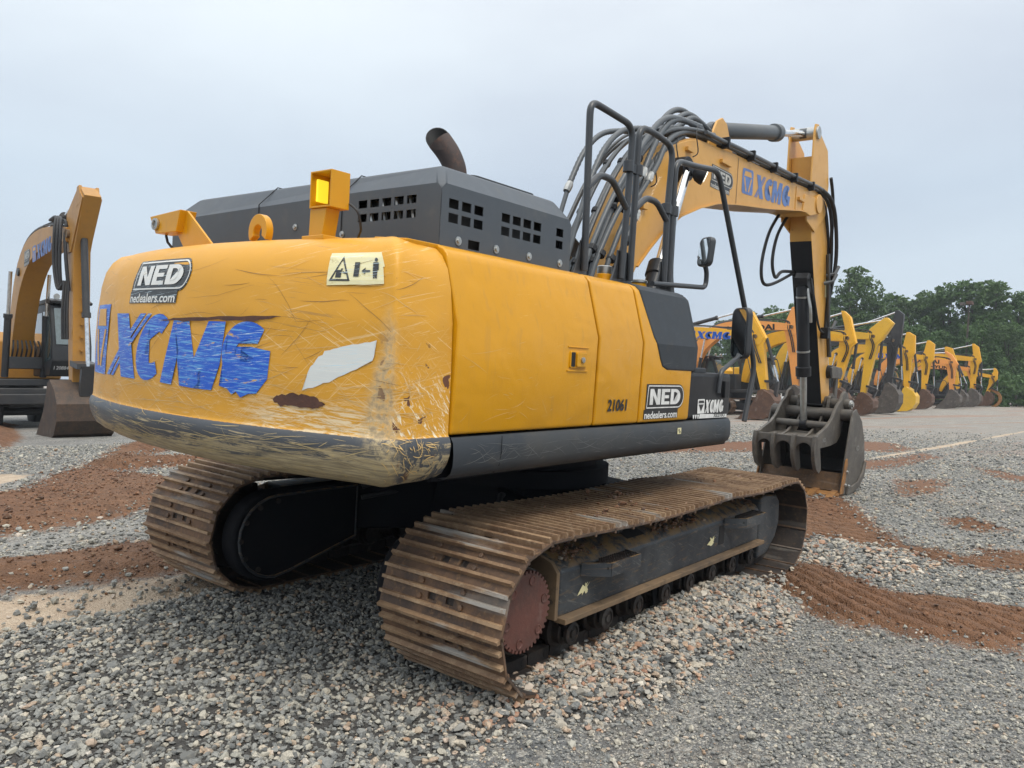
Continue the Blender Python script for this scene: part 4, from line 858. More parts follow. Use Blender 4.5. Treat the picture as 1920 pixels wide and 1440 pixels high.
for x, z in ((6.83, 3.1), (6.75, 2.98), (6.86, 2.32)):
    MB().tube([(x, -.17, z), (x+.05, -.28, z+.03), (x+.12, -.30, z+.14)], .026, 8).build('hose_fitting', 'tube', ARM)
MB().box(6.80, 6.90, -.26, -.152, 2.2, 2.36).build('valve_block', 'black', ARM, .01)
for z in (4.45, 4.15): MB().tube([(6.66, -.2, z), (6.86, -.19, z-.3), (6.94, -.18, z-.8), (7.02, -.17, z-1.3), (7.0, -.17, z-1.8)], .024, 8, smooth=5).build('hydraulic_hose', 'hose', ARM, smooth=60)
for k in range(3):
    MB().tube([(-1.06, -1.0+.1*k, 2.4), (-.92, -.98+.1*k, 2.46), (-.86, -.95+.1*k, 2.36), (-.84, -.9+.1*k, 2.2)], .028, 8, smooth=4).build('hydraulic_hose', 'hose', HERO, smooth=60)

# ---- crawler tracks
def shoe_mesh(name, outer='rust', W=.80):
    m_ = MB(); L = .196; h = L/2; t = .012
    for y0, y1 in ((-W/2, -.085), (-.035, .035), (.085, W/2)): m_.box(-h, h, y0, y1, -t, 0)
    for y0, y1 in ((-.085, -.035), (.035, .085)): m_.box(-h, -.018, y0, y1, -t, 0); m_.box(.022, h, y0, y1, -t, 0)
    # lapping lip
    m_.box(h-.004, h+.012, -W/2, W/2, -t-.014, -.002)
    for x in (-h+.010, -.026, .046):      # three grousers
        e_ = .010; m_.prism([(x-.011, 0), (x+.013, 0), (x+.009, .026), (x-.007, .026)], -W/2+.004, W/2-.004, 'y', 1)
    for x in (-.055, .018):
        for y in (-.135, .135): m_.lathe([(.015, 0), (.015, .012), (.010, .014)], (x, y, 0), (0, 0, 1), 6, 0)
    for y in (-.105, .105): m_.box(-h+.004, h-.004, y-.028, y+.028, -.085, -t-.001, 2); m_.lathe([(.026, -.03), (.026, .03)], (h-.03, y, -.05), (0, 1, 0), 8, 2)
    m_.box(-h+.002, h-.002, -W/2+.002, W/2-.002, -t-.004, -t-.0005, 3)
    return m_
def track(yc, parent, W=.80):
    T = empty('crawler_track', (0, 0, 0), parent)
    rc, fc_, rr_, rf = Vector((-1.735, .435)), Vector((1.765, .425)), .385, .375
    # closed loop of the shoe line: bottom, front idler, sagging top, rear sprocket
    L = [Vector((x, .05)) for x in np.linspace(-1.735, 1.765, 40)]
    L += [fc_+Vector((math.cos(a), math.sin(a)))*rf for a in np.linspace(-math.pi/2, math.pi/2, 30)[1:-1]]
    for x in np.linspace(1.765, -1.735, 50): 
        sag = -.045*math.sin(math.pi*min(1, max(0, (x-.45)/1.3)))-.05*math.sin(math.pi*min(1, max(0, (.45-x)/1.95)))
        L.append(Vector((x, .80+(.02*(1.765-x)/3.5)+sag*.45)))
    L += [rc+Vector((math.cos(a), math.sin(a)))*rr_ for a in np.linspace(math.pi/2, 3*math.pi/2, 30)[1:-1]]
    L.append(L[0].copy()); D = [0]
    for a, b in zip(L[:-1], L[1:]): D.append(D[-1]+(b-a).length)
    tot = D[-1]; n = round(tot/.198); step_ = tot/n
    def at(s):
        s %= tot; i = int(np.searchsorted(D, s, 'right')-1); i = min(i, len(L)-2); f = (s-D[i])/(D[i+1]-D[i]); return L[i].lerp(L[i+1], f)
    proto = None
    for i in range(n):
        a, b = at(i*step_), at((i+1)*step_); c_ = (a+b)/2; t = (b-a).normalized()
        if i == 0: sh_ = SHOE0 if SHOE0.parent is None else SHOE0.copy()
        else: sh_ = SHOE0.copy()
        if sh_ is not SHOE0: COL.objects.link(sh_)
        sh_.parent = T
        # local x = direction of travel, z = outward (loop runs anticlockwise seen from the right side)
        nrm = Vector((t.y, -t.x)); X_ = Vector((t.x, 0, t.y)); Z_ = Vector((nrm.x, 0, nrm.y)); Y_ = Z_.cross(X_)
        mt = Matrix((X_, Y_, Z_)).transposed().to_4x4(); mt.translation = Vector((c_.x, yc, c_.y)); sh_.matrix_local = mt
    return T
SHOE0 = shoe_mesh('track_shoe').build('track_shoe', ['rust', 'rustbar', 'chain', 'shoeinner'], None)
T1 = track(-1.19, HERO); T2 = track(1.19, HERO)
def sprocket(T, y, s):
    sp = []
    for k in range(42):
        a0 = 2*math.pi*k/42
        for da, r_ in ((0, .262), (.045, .262), (.06, .240), (.12, .240)): sp.append((-1.735+r_*math.cos(a0+da), .435+r_*math.sin(a0+da)))
    MB().prism([(x, z) for x, z in sp], y-.02*s, y).build('sprocket_cover', 'redrust', T, .002) if s else None
def side_set(yc, s):                  # s = -1: outer face towards -y
    T = empty('track_frame_assembly', (0, 0, 0), HERO)
    yo = yc+s*.235                    # outer face of the frame
    lo, hi = sorted((yo, yc-s*.22))
    pr = [(yo, .33), (yo, .575), (yo-s*.03, .61), (yo-s*.20, .69), (yc-s*.20, .69), (yc-s*.22, .60), (yc-s*.22, .33)]
    fb = MB().prism(pr, -1.42, 1.42, 'x'); fo = fb.build('track_frame', 'frame', T, .015, seg=3)
    fl_ = MB(); a, b = sorted((yo-s*.02, yo+s*.055)); fl_.box(-1.43, 1.43, a, b, .305, .335); fl_.build('frame_flange', 'mudyellow', fo, .004)
    en = MB(); en.prism([(yo+s*.002, .32), (yo+s*.002, .575), (yo-s*.04, .625), (yo-s*.25, .69), (yo-s*.25, .32)], -1.455, -1.425, 'x'); en.build('frame_end_plate', 'mudyellow', fo, .004)
    for x, z in ((.64, .475),):
        a, b = sorted((yo+s*.003, yo-s*.01)); MB().prism(rrect(x, x+.09, z-.07, z+.07, .01), a, b).build('frame_slot_shade', 'dark', fo)  # thin dark plate for the shade in the slot
    for x in (-.62, .18):
        # flat dark patches for the shade in slots on the sloping top
        p = [Vector((x, yo-s*.06, .624)), Vector((x+.22, yo-s*.06, .624)), Vector((x+.22, yo-s*.16, .671)), Vector((x, yo-s*.16, .671))]
        MB().add([q+Vector((0, s*.002, .004)) for q in p], [(0, 1, 2, 3)]).build('frame_slot_shade', 'dark', fo)
    # idler guard
    MB().prism([(1.42, .34), (1.42, .66), (1.50, .68), (1.78, .66), (1.86, .60), (1.87, .42), (1.80, .30), (1.62, .19), (1.42, .17)], *sorted((yo+s*.01, yo-s*.30))).build('idler_guard', 'frame', T, .02, seg=3)
    MB().lathe([(.30, -.05), (.31, -.035), (.31, .035), (.30, .05)], (1.765, yc, .425), (0, 1, 0), 36).build('idler_wheel', 'chain', T, smooth=40)
    sw = []
    for k in range(30):
        a0 = 2*math.pi*k/30
        for da, r_ in ((0, .315), (.05, .335), (.10, .335), (.15, .30)): sw.append((-1.735+r_*math.cos(a0+da), .435+r_*math.sin(a0+da)))
    MB().prism(sw, yc-.03, yc+.03).build('sprocket', 'chain', T)
    y0, y1 = sorted((yo+s*.015, yo-s*.02))
    sp = []
    for k in range(40):
        a0 = 2*math.pi*k/40
        for da, r_ in ((0, .208), (.07, .208), (.085, .192), (.142, .192)): sp.append((-1.735+r_*math.cos(a0+da), .435+r_*math.sin(a0+da)))
    sc_ = MB().prism(sp, y0, y1).build('sprocket_cover', 'redrust', T, .002)
    for k in range(6):
        a0 = R(60*k+15); c_ = (-1.735+.158*math.cos(a0), yo+s*.016, .435+.158*math.sin(a0))
        MB().lathe([(.026, 0), (.026, .004), (.02, .004), (.016, -.001)], c_, (0, s, 0), 16).build('cover_bolt', 'redrust', sc_)
    MB().lathe([(.22, 0), (.22, -.3*s)] if s > 0 else [(.22, 0), (.22, .3)], (-1.735, yo-s*.02, .435), (0, 1, 0), 26).build('travel_motor', 'chain', T, smooth=40)
    for i, x in enumerate(np.linspace(-1.28, 1.28, 8)):
        q = MB().lathe([(.07, -.20), (.075, -.195), (.075, -.15), (.098, -.14), (.098, -.115), (.075, -.105), (.075, .105), (.098, .115), (.098, .14), (.075, .15), (.075, .20)], (x, yc, .215), (0, 1, 0), 22).build('track_roller', 'chain', T, smooth=30)
        a, b = sorted((yo-s*.01, yo-s*.05)); MB().prism([(x-.085, .31), (x+.085, .31), (x+.05, .235), (x+.04, .19), (x-.04, .19), (x-.05, .235)], a, b).build('roller_bracket', 'under', q, .006)
        MB().lathe([(.062, 0), (.062, .02), (.045, .025), (.045, .018), (.022, .018), (.022, .028)], (x, yo-s*.012, .215), (0, s, 0), 18).build('roller_cap', 'chain', q, smooth=30)
    for x in (-.15, 1.0): MB().prism([(x-.16, .32), (x+.16, .32), (x+.11, .14), (x-.11, .14)], *sorted((yo-s*.03, yo-s*.05))).build('track_guide', 'under', T, .006)
    for x in (-.62, .62):
        MB().lathe([(.055, -.07), (.07, -.06), (.07, .06), (.055, .07)], (x, yc+s*.05, .70), (0, 1, 0), 18).build('carrier_roller', 'chain', T, smooth=40)
    # steps with serrated tread
    for x0, x1 in ((-1.22, -.74), (.72, 1.26)):
        yy = yo+s*.12; t_ = MB()
        poly_ = [(x0, yo), (x0+.12, yy), (x1-.03, yy), (x1, yo)]
        n_pts = len(poly_)
        for a, b in zip(poly_[:-1], poly_[1:]):
            d = Vector((b[0]-a[0], b[1]-a[1])); nn = Vector((-d.y, d.x)).normalized()*.006
            t_.add([(a[0]-nn.x, a[1]-nn.y, .52), (b[0]-nn.x, b[1]-nn.y, .52), (b[0]+nn.x, b[1]+nn.y, .52), (a[0]+nn.x, a[1]+nn.y, .52), (a[0]-nn.x, a[1]-nn.y, .595), (b[0]-nn.x, b[1]-nn.y, .595), (b[0]+nn.x, b[1]+nn.y, .595), (a[0]+nn.x, a[1]+nn.y, .595)], [(0, 1, 2, 3), (4, 5, 6, 7), (0, 1, 5, 4), (1, 2, 6, 5), (2, 3, 7, 6), (3, 0, 4, 7)])
        so_ = t_.build('step', 'frame', T)
        tr = MB()
        for k in range(3):
            ya = yo+s*(.03+.035*k)
            for j in range(int((x1-x0-.16)/.024)):
                xx = x0+.12+.024*j; tr.prism([(xx, .575), (xx+.012, .605), (xx+.024, .575)], *sorted((ya, ya+s*.012)))
        tr.box(x0+.1, x1-.02, *sorted((yo, yo+s*.115)), .560, .574); tr.build('step_tread', 'chain', so_)
    return T
SR = side_set(-1.19, -1); SLf = side_set(1.19, 1)
# half peeled stickers on the frame
rr_ = random.Random(5)
for cx_, cz_ in ((-1.19, .46), (.50, .47)):
    ps = [rough_poly([(cx_+rr_.uniform(-.06, .06)-w_, cz_+rr_.uniform(-.035, .035)-h_), (cx_+rr_.uniform(-.03, .06), cz_-h_+rr_.uniform(-.03, .03)), (cx_+w_+rr_.uniform(-.05, .05), cz_+h_)], .006, 3, k) for k, (w_, h_) in enumerate([(.012, .012), (.02, .01), (.01, .02), (.02, .018), (.012, .014), (.018, .012)])]
    flat_decal('peeled_label', ps, yplane(-1.4275), 'cwcream', SR)
# motor guards on the inner sides, centre frame
for s in (-1, 1):
    yi = s*.80
    g_ = [(-1.735+.30*math.cos(R(a)), .435+.30*math.sin(R(a))) for a in range(90, 271, 15)]+[(-1.6, .16), (-1.0, .33), (-1.0, .74)]
    MB().prism(g_, *sorted((yi, yi-s*.14))).build('motor_guard', 'under', HERO, .02, seg=3)
    mg = [o for o in HERO.children if o.name.startswith('motor_guard')][-1]; yr = yi-s*.143
    MB().tube([(x*.93-.10, yr, (z-.44)*.9+.44) for x, z in g_+[g_[0]]], .010, 6).build('guard_rim', 'frame', mg)
    for k in range(0, 12, 2): x, z = g_[k]; MB().lathe([(.018, 0), (.018, .012), (.01, .014)], (x*.90-.15, yr+s*.001, (z-.44)*.78+.44), (0, -s, 0), 8).build('guard_bolt', 'chain', mg)
    MB().tube([(-1.0, yi-s*.16, .70), (-.8, yi-s*.3, .78), (-.55, yi-s*.45, .74), (-.4, s*.3, .86)], .022, 8, smooth=4).build('travel_hose', 'hose', mg)
    MB().tube([(-1.0, yi-s*.16, .62), (-.8, yi-s*.28, .66), (-.6, yi-s*.42, .68), (-.4, s*.25, .82)], .018, 8, smooth=4).build('travel_hose', 'hose', mg)
cf = MB(); cf.prism([(-.55, .36), (.55, .36), (.62, .50), (.55, .80), (-.55, .80), (-.62, .50)], -.5, .5)
for sx in (-1, 1):
    for sy in (-1, 1):
        cf.add([(sx*.35, sy*.3, .40), (sx*.6, sy*.3, .40), (sx*1.25, sy*.97, .36), (sx*.75, sy*.97, .36), (sx*.35, sy*.3, .80), (sx*.6, sy*.3, .80), (sx*1.25, sy*.97, .64), (sx*.75, sy*.97, .64)],
               [(0, 1, 2, 3), (4, 5, 6, 7), (0, 1, 5, 4), (1, 2, 6, 5), (2, 3, 7, 6), (3, 0, 4, 7)])
cf.build('centre_frame', 'under', HERO, .015)
# ================================================================= ground
D_POLY = {
 'D1': [(-2.6,5.6),(-1.92,5.56),(-1.61,5.59),(-1.32,5.73),(-0.64,6.67),(-0.12,7.2),(0.49,7.98),(1.16,9.21),(2.09,10.65),(3.4,11.5),(3.2,9.6),(1.73,8.66),(0.9,7.5),(1.6,7.2),(2.2,6.6),(1.4,6.3),(0.36,6.34),(-0.0,6.19),(0.2,5.3),(0.3,4.6),(-.4,3.9),(-1.03,3.77),(-1.38,3.56),(-1.74,3.57),(-1.94,3.48),(-2.23,3.48),(-2.59,3.47),(-4.5,3.5),(-4.5,5.0)],
 'D2': [(-4.5,3.3),(-2.78,2.85),(-2.6,2.76),(-2.4,2.71),(-2.14,2.66),(-1.82,2.68),(-1.5,2.6),(-.6,2.5),(-.6,1.6),(-1.69,1.62),(-1.97,1.6),(-2.11,1.66),(-2.37,1.73),(-2.58,1.86),(-2.9,1.92),(-3.06,1.99),(-4.5,2.4)],
 'D0': [(1,19.5),(2.62,19.3),(3.5,18.8),(2.87,17.54),(1.52,13.43),(0.49,11.16),(0.04,10.28),(-0.6,10.0),(-3,11)],
 'D3': [(1.1,-1.3),(2.09,-1.30),(2.43,-1.46),(2.39,-1.72),(2.35,-1.89),(2.04,-2.21),(1.98,-2.34),(2.09,-2.56),(2.21,-2.77),(2.17,-2.99),(2.26,-3.2),(2.33,-3.4),(2.6,-4.4),(1.1,-4.4),(1.2,-3.47),(1.21,-3.3),(1.02,-3.19),(0.94,-3.06),(0.92,-2.87),(0.84,-2.7),(0.86,-2.54),(0.8,-2.35),(0.78,-2.14),(1.0,-1.9),(1.1,-1.76)],
 'D4': [(4.6,.9),(6.16,-0.17),(6.38,-0.32),(6.87,-0.5),(6.02,-1.05),(5.08,-1.46),(4.54,-1.69),(4.12,-2.02),(4.14,-2.32),(3.92,-2.57),(4.51,-2.63),(4.77,-2.96),(4.88,-3.16),(5.2,-4.4),(3.9,-4.4),(3.75,-3.24),(3.66,-3.07),(3.41,-2.84),(3.39,-2.58),(3.35,-2.32),(3.63,-1.98),(3.59,-1.68),(3.63,-1.35),(3.2,-1.15),(2.9,-.6)],
 'D5': [(9.52,-0.66),(10.75,-1.26),(8.84,-1.51),(7.65,-1.19)], 'D6': [(6.21,-1.96),(6.6,-2.26),(6.04,-2.68),(5.55,-2.49),(5.55,-2.16)],
 'D7': [(12,4.5),(17.72,2.6),(18.37,2.05),(18.54,1.34),(16.62,0.44),(15.02,0.56),(14.71,1.12),(14.17,1.41),(9,3.5)],
 'D8': [(11.81,0.75),(12.26,0.5),(13.71,0.27),(15.79,0.1),(14.9,-0.47),(12.8,-0.39),(11.16,-0.16),(10.72,0.1),(10.32,0.34)],
 'D9': [(14.2,-1.0),(13.63,-1.22),(13.05,-1.91),(12.76,-2.2),(12.61,-2.59),(12.2,-4),(10.6,-4),(11.03,-2.71),(11.38,-2.34),(11.73,-1.93),(13.03,-1.36)]}
S_POLY = {
 'S1': [(-4.5,1.95),(-3.15,1.80),(-3.0,1.76),(-2.79,1.78),(-2.6,1.62),(-2.42,1.68),(-2.13,1.66),(-1.78,1.56),(-1.2,1.4),(-1.5,1.16),(-1.87,1.10),(-2.25,1.12),(-2.54,1.06),(-2.75,1.10),(-3.02,1.08),(-3.14,1.08),(-3.3,1.10),(-4.5,1.1)],
 'S0': [(-3,9),(-1.11,7.52),(-0.98,7.38),(-0.52,6.92),(-0.78,6.46),(-1.28,5.94),(-1.57,5.72),(-1.73,5.69),(-3.5,6.2)],
 'S2': [(10.8,1.05),(12.15,0.85),(12.99,0.68),(15.65,0.64),(18.35,0.42),(22.49,0.1),(30.25,-0.4),(35.66,-1.0),(34,-1.25),(28.29,-0.78),(20.86,-0.30),(17.35,-0.1),(15.42,0.13),(13.13,0.3),(12.09,0.45),(11.33,0.62)]}
C_POLY = [[(-4.6,1.19),(-3.28,1.21),(-2.76,1.14),(-2.27,1.1),(-1.75,1.18),(-0.94,1.15),(2.2,1.0),(2.4,-1.2),(1.5,-1.45),(1.3,-1.54),(0.49,-2.07),(0.18,-1.98),(-0.28,-1.95),(-0.84,-1.96),(-1.24,-1.99),(-1.41,-1.96),(-1.74,-1.91),(-1.88,-1.85),(-1.99,-1.70),(-2.3,-1.6),(-2.55,-1.75),(-3.2,-1.5),(-4.8,-.3)],
          [(3.29,-1.1),(3.6,-1.29),(3.55,-1.7),(3.58,-1.99),(3.3,-2.35),(2.74,-2.31),(2.25,-2.23),(2.26,-2.09),(2.39,-1.86),(2.43,-1.63),(2.5,-1.2)]]
def sdist(X, Y, poly, mar=1.0):
    """signed distance, + inside; -mar far away"""
    out_ = np.full(X.shape, -mar); P = np.array(poly); m_ = (X > P[:, 0].min()-mar) & (X < P[:, 0].max()+mar) & (Y > P[:, 1].min()-mar) & (Y < P[:, 1].max()+mar)
    if not m_.any(): return out_
    x, y = X[m_], Y[m_]; d = np.full(x.shape, 1e9); ins = np.zeros(x.shape, bool)
    for (x0, y0), (x1, y1) in zip(P, np.roll(P, -1, 0)):
        dx, dy = x1-x0, y1-y0; t = np.clip(((x-x0)*dx+(y-y0)*dy)/(dx*dx+dy*dy), 0, 1); d = np.minimum(d, np.hypot(x-x0-t*dx, y-y0-t*dy))
        c_ = ((y0 > y) != (y1 > y)); ins ^= c_ & (x < (x1-x0)*(y-y0)/((y1-y0) if y1 != y0 else 1e-9)+x0)
    out_[m_] = np.clip(np.where(ins, d, -d), -mar, mar); return out_
_rng = np.random.default_rng(3); _W = [(_rng.uniform(0, 6.28), _rng.uniform(.7, 1.3), _rng.uniform(0, 6.28)) for _ in range(8)]
def wob(X, Y, f):
    o = 0
    for i, (a, k, p) in enumerate(_W): o = o+np.sin((X*math.cos(a)+Y*math.sin(a))*f*k*(1+i*.35)+p)/(1+i*.5)
    return o/4.2
def umax(fs): 
    o = fs[0]
    for f in fs[1:]: o = np.maximum(o, f)
    return o
def masks(X, Y):
    wx, wy = wob(X, Y, 5)*.07+wob(Y, X, 14)*.03, wob(Y+3, X, 5)*.07+wob(X-7, Y, 15)*.03
    d = umax([sdist(X+wx, Y+wy, p) for p in D_POLY.values()]); s = umax([sdist(X+wx*.6, Y+wy*.6, p)-(.10+.12*(wob(X, Y, 1.3)+.5) if k == 'S2' else .24 if k == 'S0' else 0) for k, p in S_POLY.items()]); c_ = umax([sdist(X+wx, Y+wy, p) for p in C_POLY])
    return d, s, c_
def pile(X, Y):
    return (.045+.085*ss(-1.2, .3, X))*ss(-1.75, -1.15, X)*(1-ss(.6, 1.45, X))*ss(-2.08, -1.60, Y)*(1-.75*ss(-1.45, -1.2, Y))+.05*ss(-2.35, -1.9, X)*(1-ss(-1.6, -1.2, X))*ss(-2.05, -1.7, Y)*(1-ss(-1.5, -1.2, Y))
def base_h(X, Y): return .0543*(-3.2+np.logaddexp(0, (Y+3.2)*2)/2-np.logaddexp(0, (Y-5.5)*2)/2)*(1-.8*ss(9, 22, X))
def height(X, Y, mk=None):
    d, s, c_ = masks(X, Y) if mk is None else mk
    h = base_h(X, Y)+pile(X, Y)+.012*wob(X, Y, 2.2)
    dm = ss(-.05, .18, d); near = (X > 0)
    sl_ = np.where(Y > -2.6, .8*(Y+1.5), .8*-1.1+.36*(Y+2.6))*(1-ss(2.7, 3.3, X)); ph_ = (X-sl_+.03*np.sin(Y*5)+.02*wob(X, Y, 4))/.165; ph_ = ph_-np.floor(ph_)-.5
    tread = 1-np.exp(-(ph_/.15)**2)
    h = h+dm*near*(X < 3.2)*.045*ss(0, .4, d)+dm*(.012+.018*wob(X, Y, 9)+.012*wob(Y, X, 31))+dm*near*(X < 9)*.075*(tread-.8)*(.75+.5*wob(X, Y, 2.1))
    h = h+np.where((X < 0) & (Y < 3), .07*ss(.0, .35, sdist(X, Y, D_POLY['D2'])), 0)+np.where((X < 3) & (Y > 3), .05*ss(.0, .6, d), 0)
    return h-.015*ss(-.05, .1, s)*(X < 0)+.012*ss(0, .2, c_)
def axis_lines(lo, a, b, hi, f, grow=1.09):
    m_ = list(np.arange(a, b, f)); L = []; st_ = f; x = a
    while x > lo: st_ *= grow; x -= st_; L.append(x)
    H_ = []; st_ = f; x = m_[-1]
    while x < hi: st_ *= grow; x += st_; H_.append(x)
    return np.array(L[::-1]+m_+H_)
gx = axis_lines(-400, -4.2, 7.0, 700, .026, 1.04); gy = axis_lines(-400, -4.4, 4.6, 600, .026, 1.045)
GX, GY = np.meshgrid(gx, gy, indexing='ij'); MK = masks(GX, GY); GZ = height(GX, GY, MK)
far = ss(60, 140, np.hypot(GX, GY)); GZ = GZ*(1-far)+(-.1)*far
def mesh_np(name, V, Fq, mat, parent=None, attrs=None, fattr=None, smooth=True):
    me = bpy.data.meshes.new(name); me.vertices.add(len(V)); me.vertices.foreach_set('co', np.ascontiguousarray(V, np.float32).ravel())
    n, k = Fq.shape; me.loops.add(n*k); me.loops.foreach_set('vertex_index', np.ascontiguousarray(Fq, np.int32).ravel())
    me.polygons.add(n); me.polygons.foreach_set('loop_start', np.arange(0, n*k, k, dtype=np.int32)); me.polygons.foreach_set('loop_total', np.full(n, k, np.int32))
    me.polygons.foreach_set('use_smooth', np.full(n, smooth)); me.update(calc_edges=True)
    for nme, (dom, arr) in (attrs or {}).items():
        a = me.attributes.new(nme, 'FLOAT_VECTOR' if arr.ndim == 2 else 'FLOAT', dom); a.data.foreach_set('vector' if arr.ndim == 2 else 'value', np.ascontiguousarray(arr, np.float32).ravel())
    me.materials.append(M[mat] if isinstance(mat, str) else mat); o = bpy.data.objects.new(name, me); COL.objects.link(o)
    if parent: o.parent = parent
    return o
def ground_material():
    g = NM('gravel_yard_ground'); v = g.vec(); P = g.xyz(v)
    at = g.n('ShaderNodeAttribute', attribute_name='mk'); A = g.xyz(at.outputs['Vector']); dirt, sand, coarse = A[0], A[1], A[2]
    fine = g.n('ShaderNodeTexVoronoi'); fine.inputs['Scale'].default_value = 85; g.t.links.new(v, fine.inputs['Vector'])
    mid = g.n('ShaderNodeTexVoronoi'); mid.inputs['Scale'].default_value = 34; g.t.links.new(v, mid.inputs['Vector'])
    big = g.noise(v, .35, 5, .6); n2 = g.noise(v, 3.2, 6, .65); n3 = g.noise(v, 60, 4, .7); nb = g.noise(v, 9, 5, .7)
    fs = g.xyz(fine.outputs['Color'])[0]; ms = g.xyz(mid.outputs['Color'])
    stone = g.ramp(fs, [(0, (.12, .125, .128)), (.35, (.24, .248, .245)), (.65, (.36, .36, .34)), (.85, (.50, .475, .42)), (1, (.66, .63, .56))])
    st2 = g.ramp(ms[0], [(0, (.10, .11, .12)), (.5, (.22, .225, .225)), (.8, (.33, .31, .27)), (1, (.48, .46, .42))])
    grav = g.mix(g.step(ms[1], .62, .66), stone, st2)
    grav = g.mix(g.math('MULTIPLY', g.step(g.math('ADD', fine.outputs['Distance'], 0.0), .35, .65), .45), grav, (.09, .085, .08))
    grav = g.mix(g.math('MULTIPLY', g.step(n2, .4, .75), .35), grav, (.20, .165, .13))
    grav = g.mix(g.math('MULTIPLY', g.step(big, .52, .7), .35), grav, (.26, .2, .155))
    ms2 = g.noise(g.vec(sc=(.35, 1, 1)), 1.4, 7, .68); grav = g.mix(g.math('MULTIPLY', g.step(ms2, .50, .66), .35), grav, (.13, .125, .12)); grav = g.mix(g.math('MULTIPLY', g.step(ms2, .48, .36), .3), grav, (.46, .44, .40))
    # red clay dust dragged over the far yard in long smears
    sm_ = g.noise(g.vec(sc=(.05, .42, 1), rot=(0, 0, .35)), 1.6, 6, .62, .4); farx = g.step(P[0], 12, 28)
    grav = g.mix(g.math('MULTIPLY', g.math('MULTIPLY', g.step(sm_, .53, .60), farx), .8), grav, (.30, .125, .065))
    grav = g.mix(g.math('MULTIPLY', farx, .4), grav, (.36, .325, .28))
    clod = g.n('ShaderNodeTexVoronoi'); clod.inputs['Scale'].default_value = 26; g.t.links.new(g.vec(off=(3, 5, 0)), clod.inputs['Vector'])
    soil = g.mix(g.step(nb, .3, .7), (.135, .060, .028), (.25, .118, .058)); soil = g.mix(g.math('MULTIPLY', g.step(n3, .45, .75), .6), soil, (.10, .05, .028))
    soil = g.mix(g.math('MULTIPLY', g.step(big, .3, .6), .35), soil, (.21, .135, .085)); soil = g.mix(g.math('MULTIPLY', g.step(n2, .50, .68), .45), soil, (.085, .042, .024))
    soil = g.mix(g.math('MULTIPLY', g.step(P[0], 5, 13), .5), soil, (.20, .10, .06))
    sandc = g.mix(g.step(nb, .35, .7), (.62, .50, .37), (.50, .385, .275)); sandc = g.mix(g.math('MULTIPLY', g.step(n2, .45, .62), .4), sandc, (.33, .23, .16)); sandc = g.mix(g.math('MULTIPLY', g.step(n3, .55, .8), .4), sandc, (.28, .2, .14))
    def edge(m_, lo, hi, amp): return g.step(g.math('ADD', m_, g.math('MULTIPLY', g.math('SUBTRACT', g.math('ADD', g.math('MULTIPLY', nb, .45), g.math('ADD', g.math('MULTIPLY', n3, .25), g.math('MULTIPLY', n2, .3))), .5), amp)), lo, hi)
    under = g.mix(edge(coarse, -.02, .04, .3), grav, (.085, .082, .078))
    c = g.mix(g.math('MULTIPLY', edge(dirt, -.12, .08, .85), g.ramp(farx, [(0, 1.0), (1, .8)])), under, soil); c = g.mix(g.math('MULTIPLY', edge(sand, -.03, .05, .6), .92), c, sandc)
    bh_ = g.math('ADD', g.math('MULTIPLY', fine.outputs['Distance'], -.8), g.math('ADD', g.math('MULTIPLY', mid.outputs['Distance'], -.9), g.math('ADD', n3, nb)))
    g.bump(bh_, .9, .018)
    return g.fin(c, g.ramp(n3, [(0, .55), (1, .95)]), spec=.3)
M['ground'] = ground_material()
ni, nj = GX.shape; idx = np.arange(ni*nj).reshape(ni, nj)
Fq = np.stack([idx[:-1, :-1], idx[1:, :-1], idx[1:, 1:], idx[:-1, 1:]], -1).reshape(-1, 4)
V = np.stack([GX, GY, GZ], -1).reshape(-1, 3)
mkv = np.stack([m_.reshape(-1) for m_ in MK], -1)
GR = mesh_np('ground', V, Fq, 'ground', attrs={'mk': ('POINT', mkv)}); tag(GR, kind='structure')

# ---- loose stones: every stone has its own shape, size and lie
ph = (1+5**.5)/2
ICO = np.array([(-1, ph, 0), (1, ph, 0), (-1, -ph, 0), (1, -ph, 0), (0, -1, ph), (0, 1, ph), (0, -1, -ph), (0, 1, -ph), (ph, 0, -1), (ph, 0, 1), (-ph, 0, -1), (-ph, 0, 1)], float); ICO /= np.linalg.norm(ICO[0])
ICF = np.array([(0, 11, 5), (0, 5, 1), (0, 1, 7), (0, 7, 10), (0, 10, 11), (1, 5, 9), (5, 11, 4), (11, 10, 2), (10, 7, 6), (7, 1, 8), (3, 9, 4), (3, 4, 2), (3, 2, 6), (3, 6, 8), (3, 8, 9), (4, 9, 5), (2, 4, 11), (6, 2, 10), (8, 6, 7), (9, 8, 1)])
def sub_ico():
    v = [tuple(p) for p in ICO]; f = []; c_ = {}
    def md_(a, b):
        k = (min(a, b), max(a, b))
        if k not in c_: q = np.array(v[a])+np.array(v[b]); v.append(tuple(q/np.linalg.norm(q))); c_[k] = len(v)-1
        return c_[k]
    for a, b, d in ICF: x, y, z = md_(a, b), md_(b, d), md_(d, a); f += [(a, x, z), (b, y, x), (d, z, y), (x, y, z)]
    return np.array(v), np.array(f)
IC2, IF2 = sub_ico()
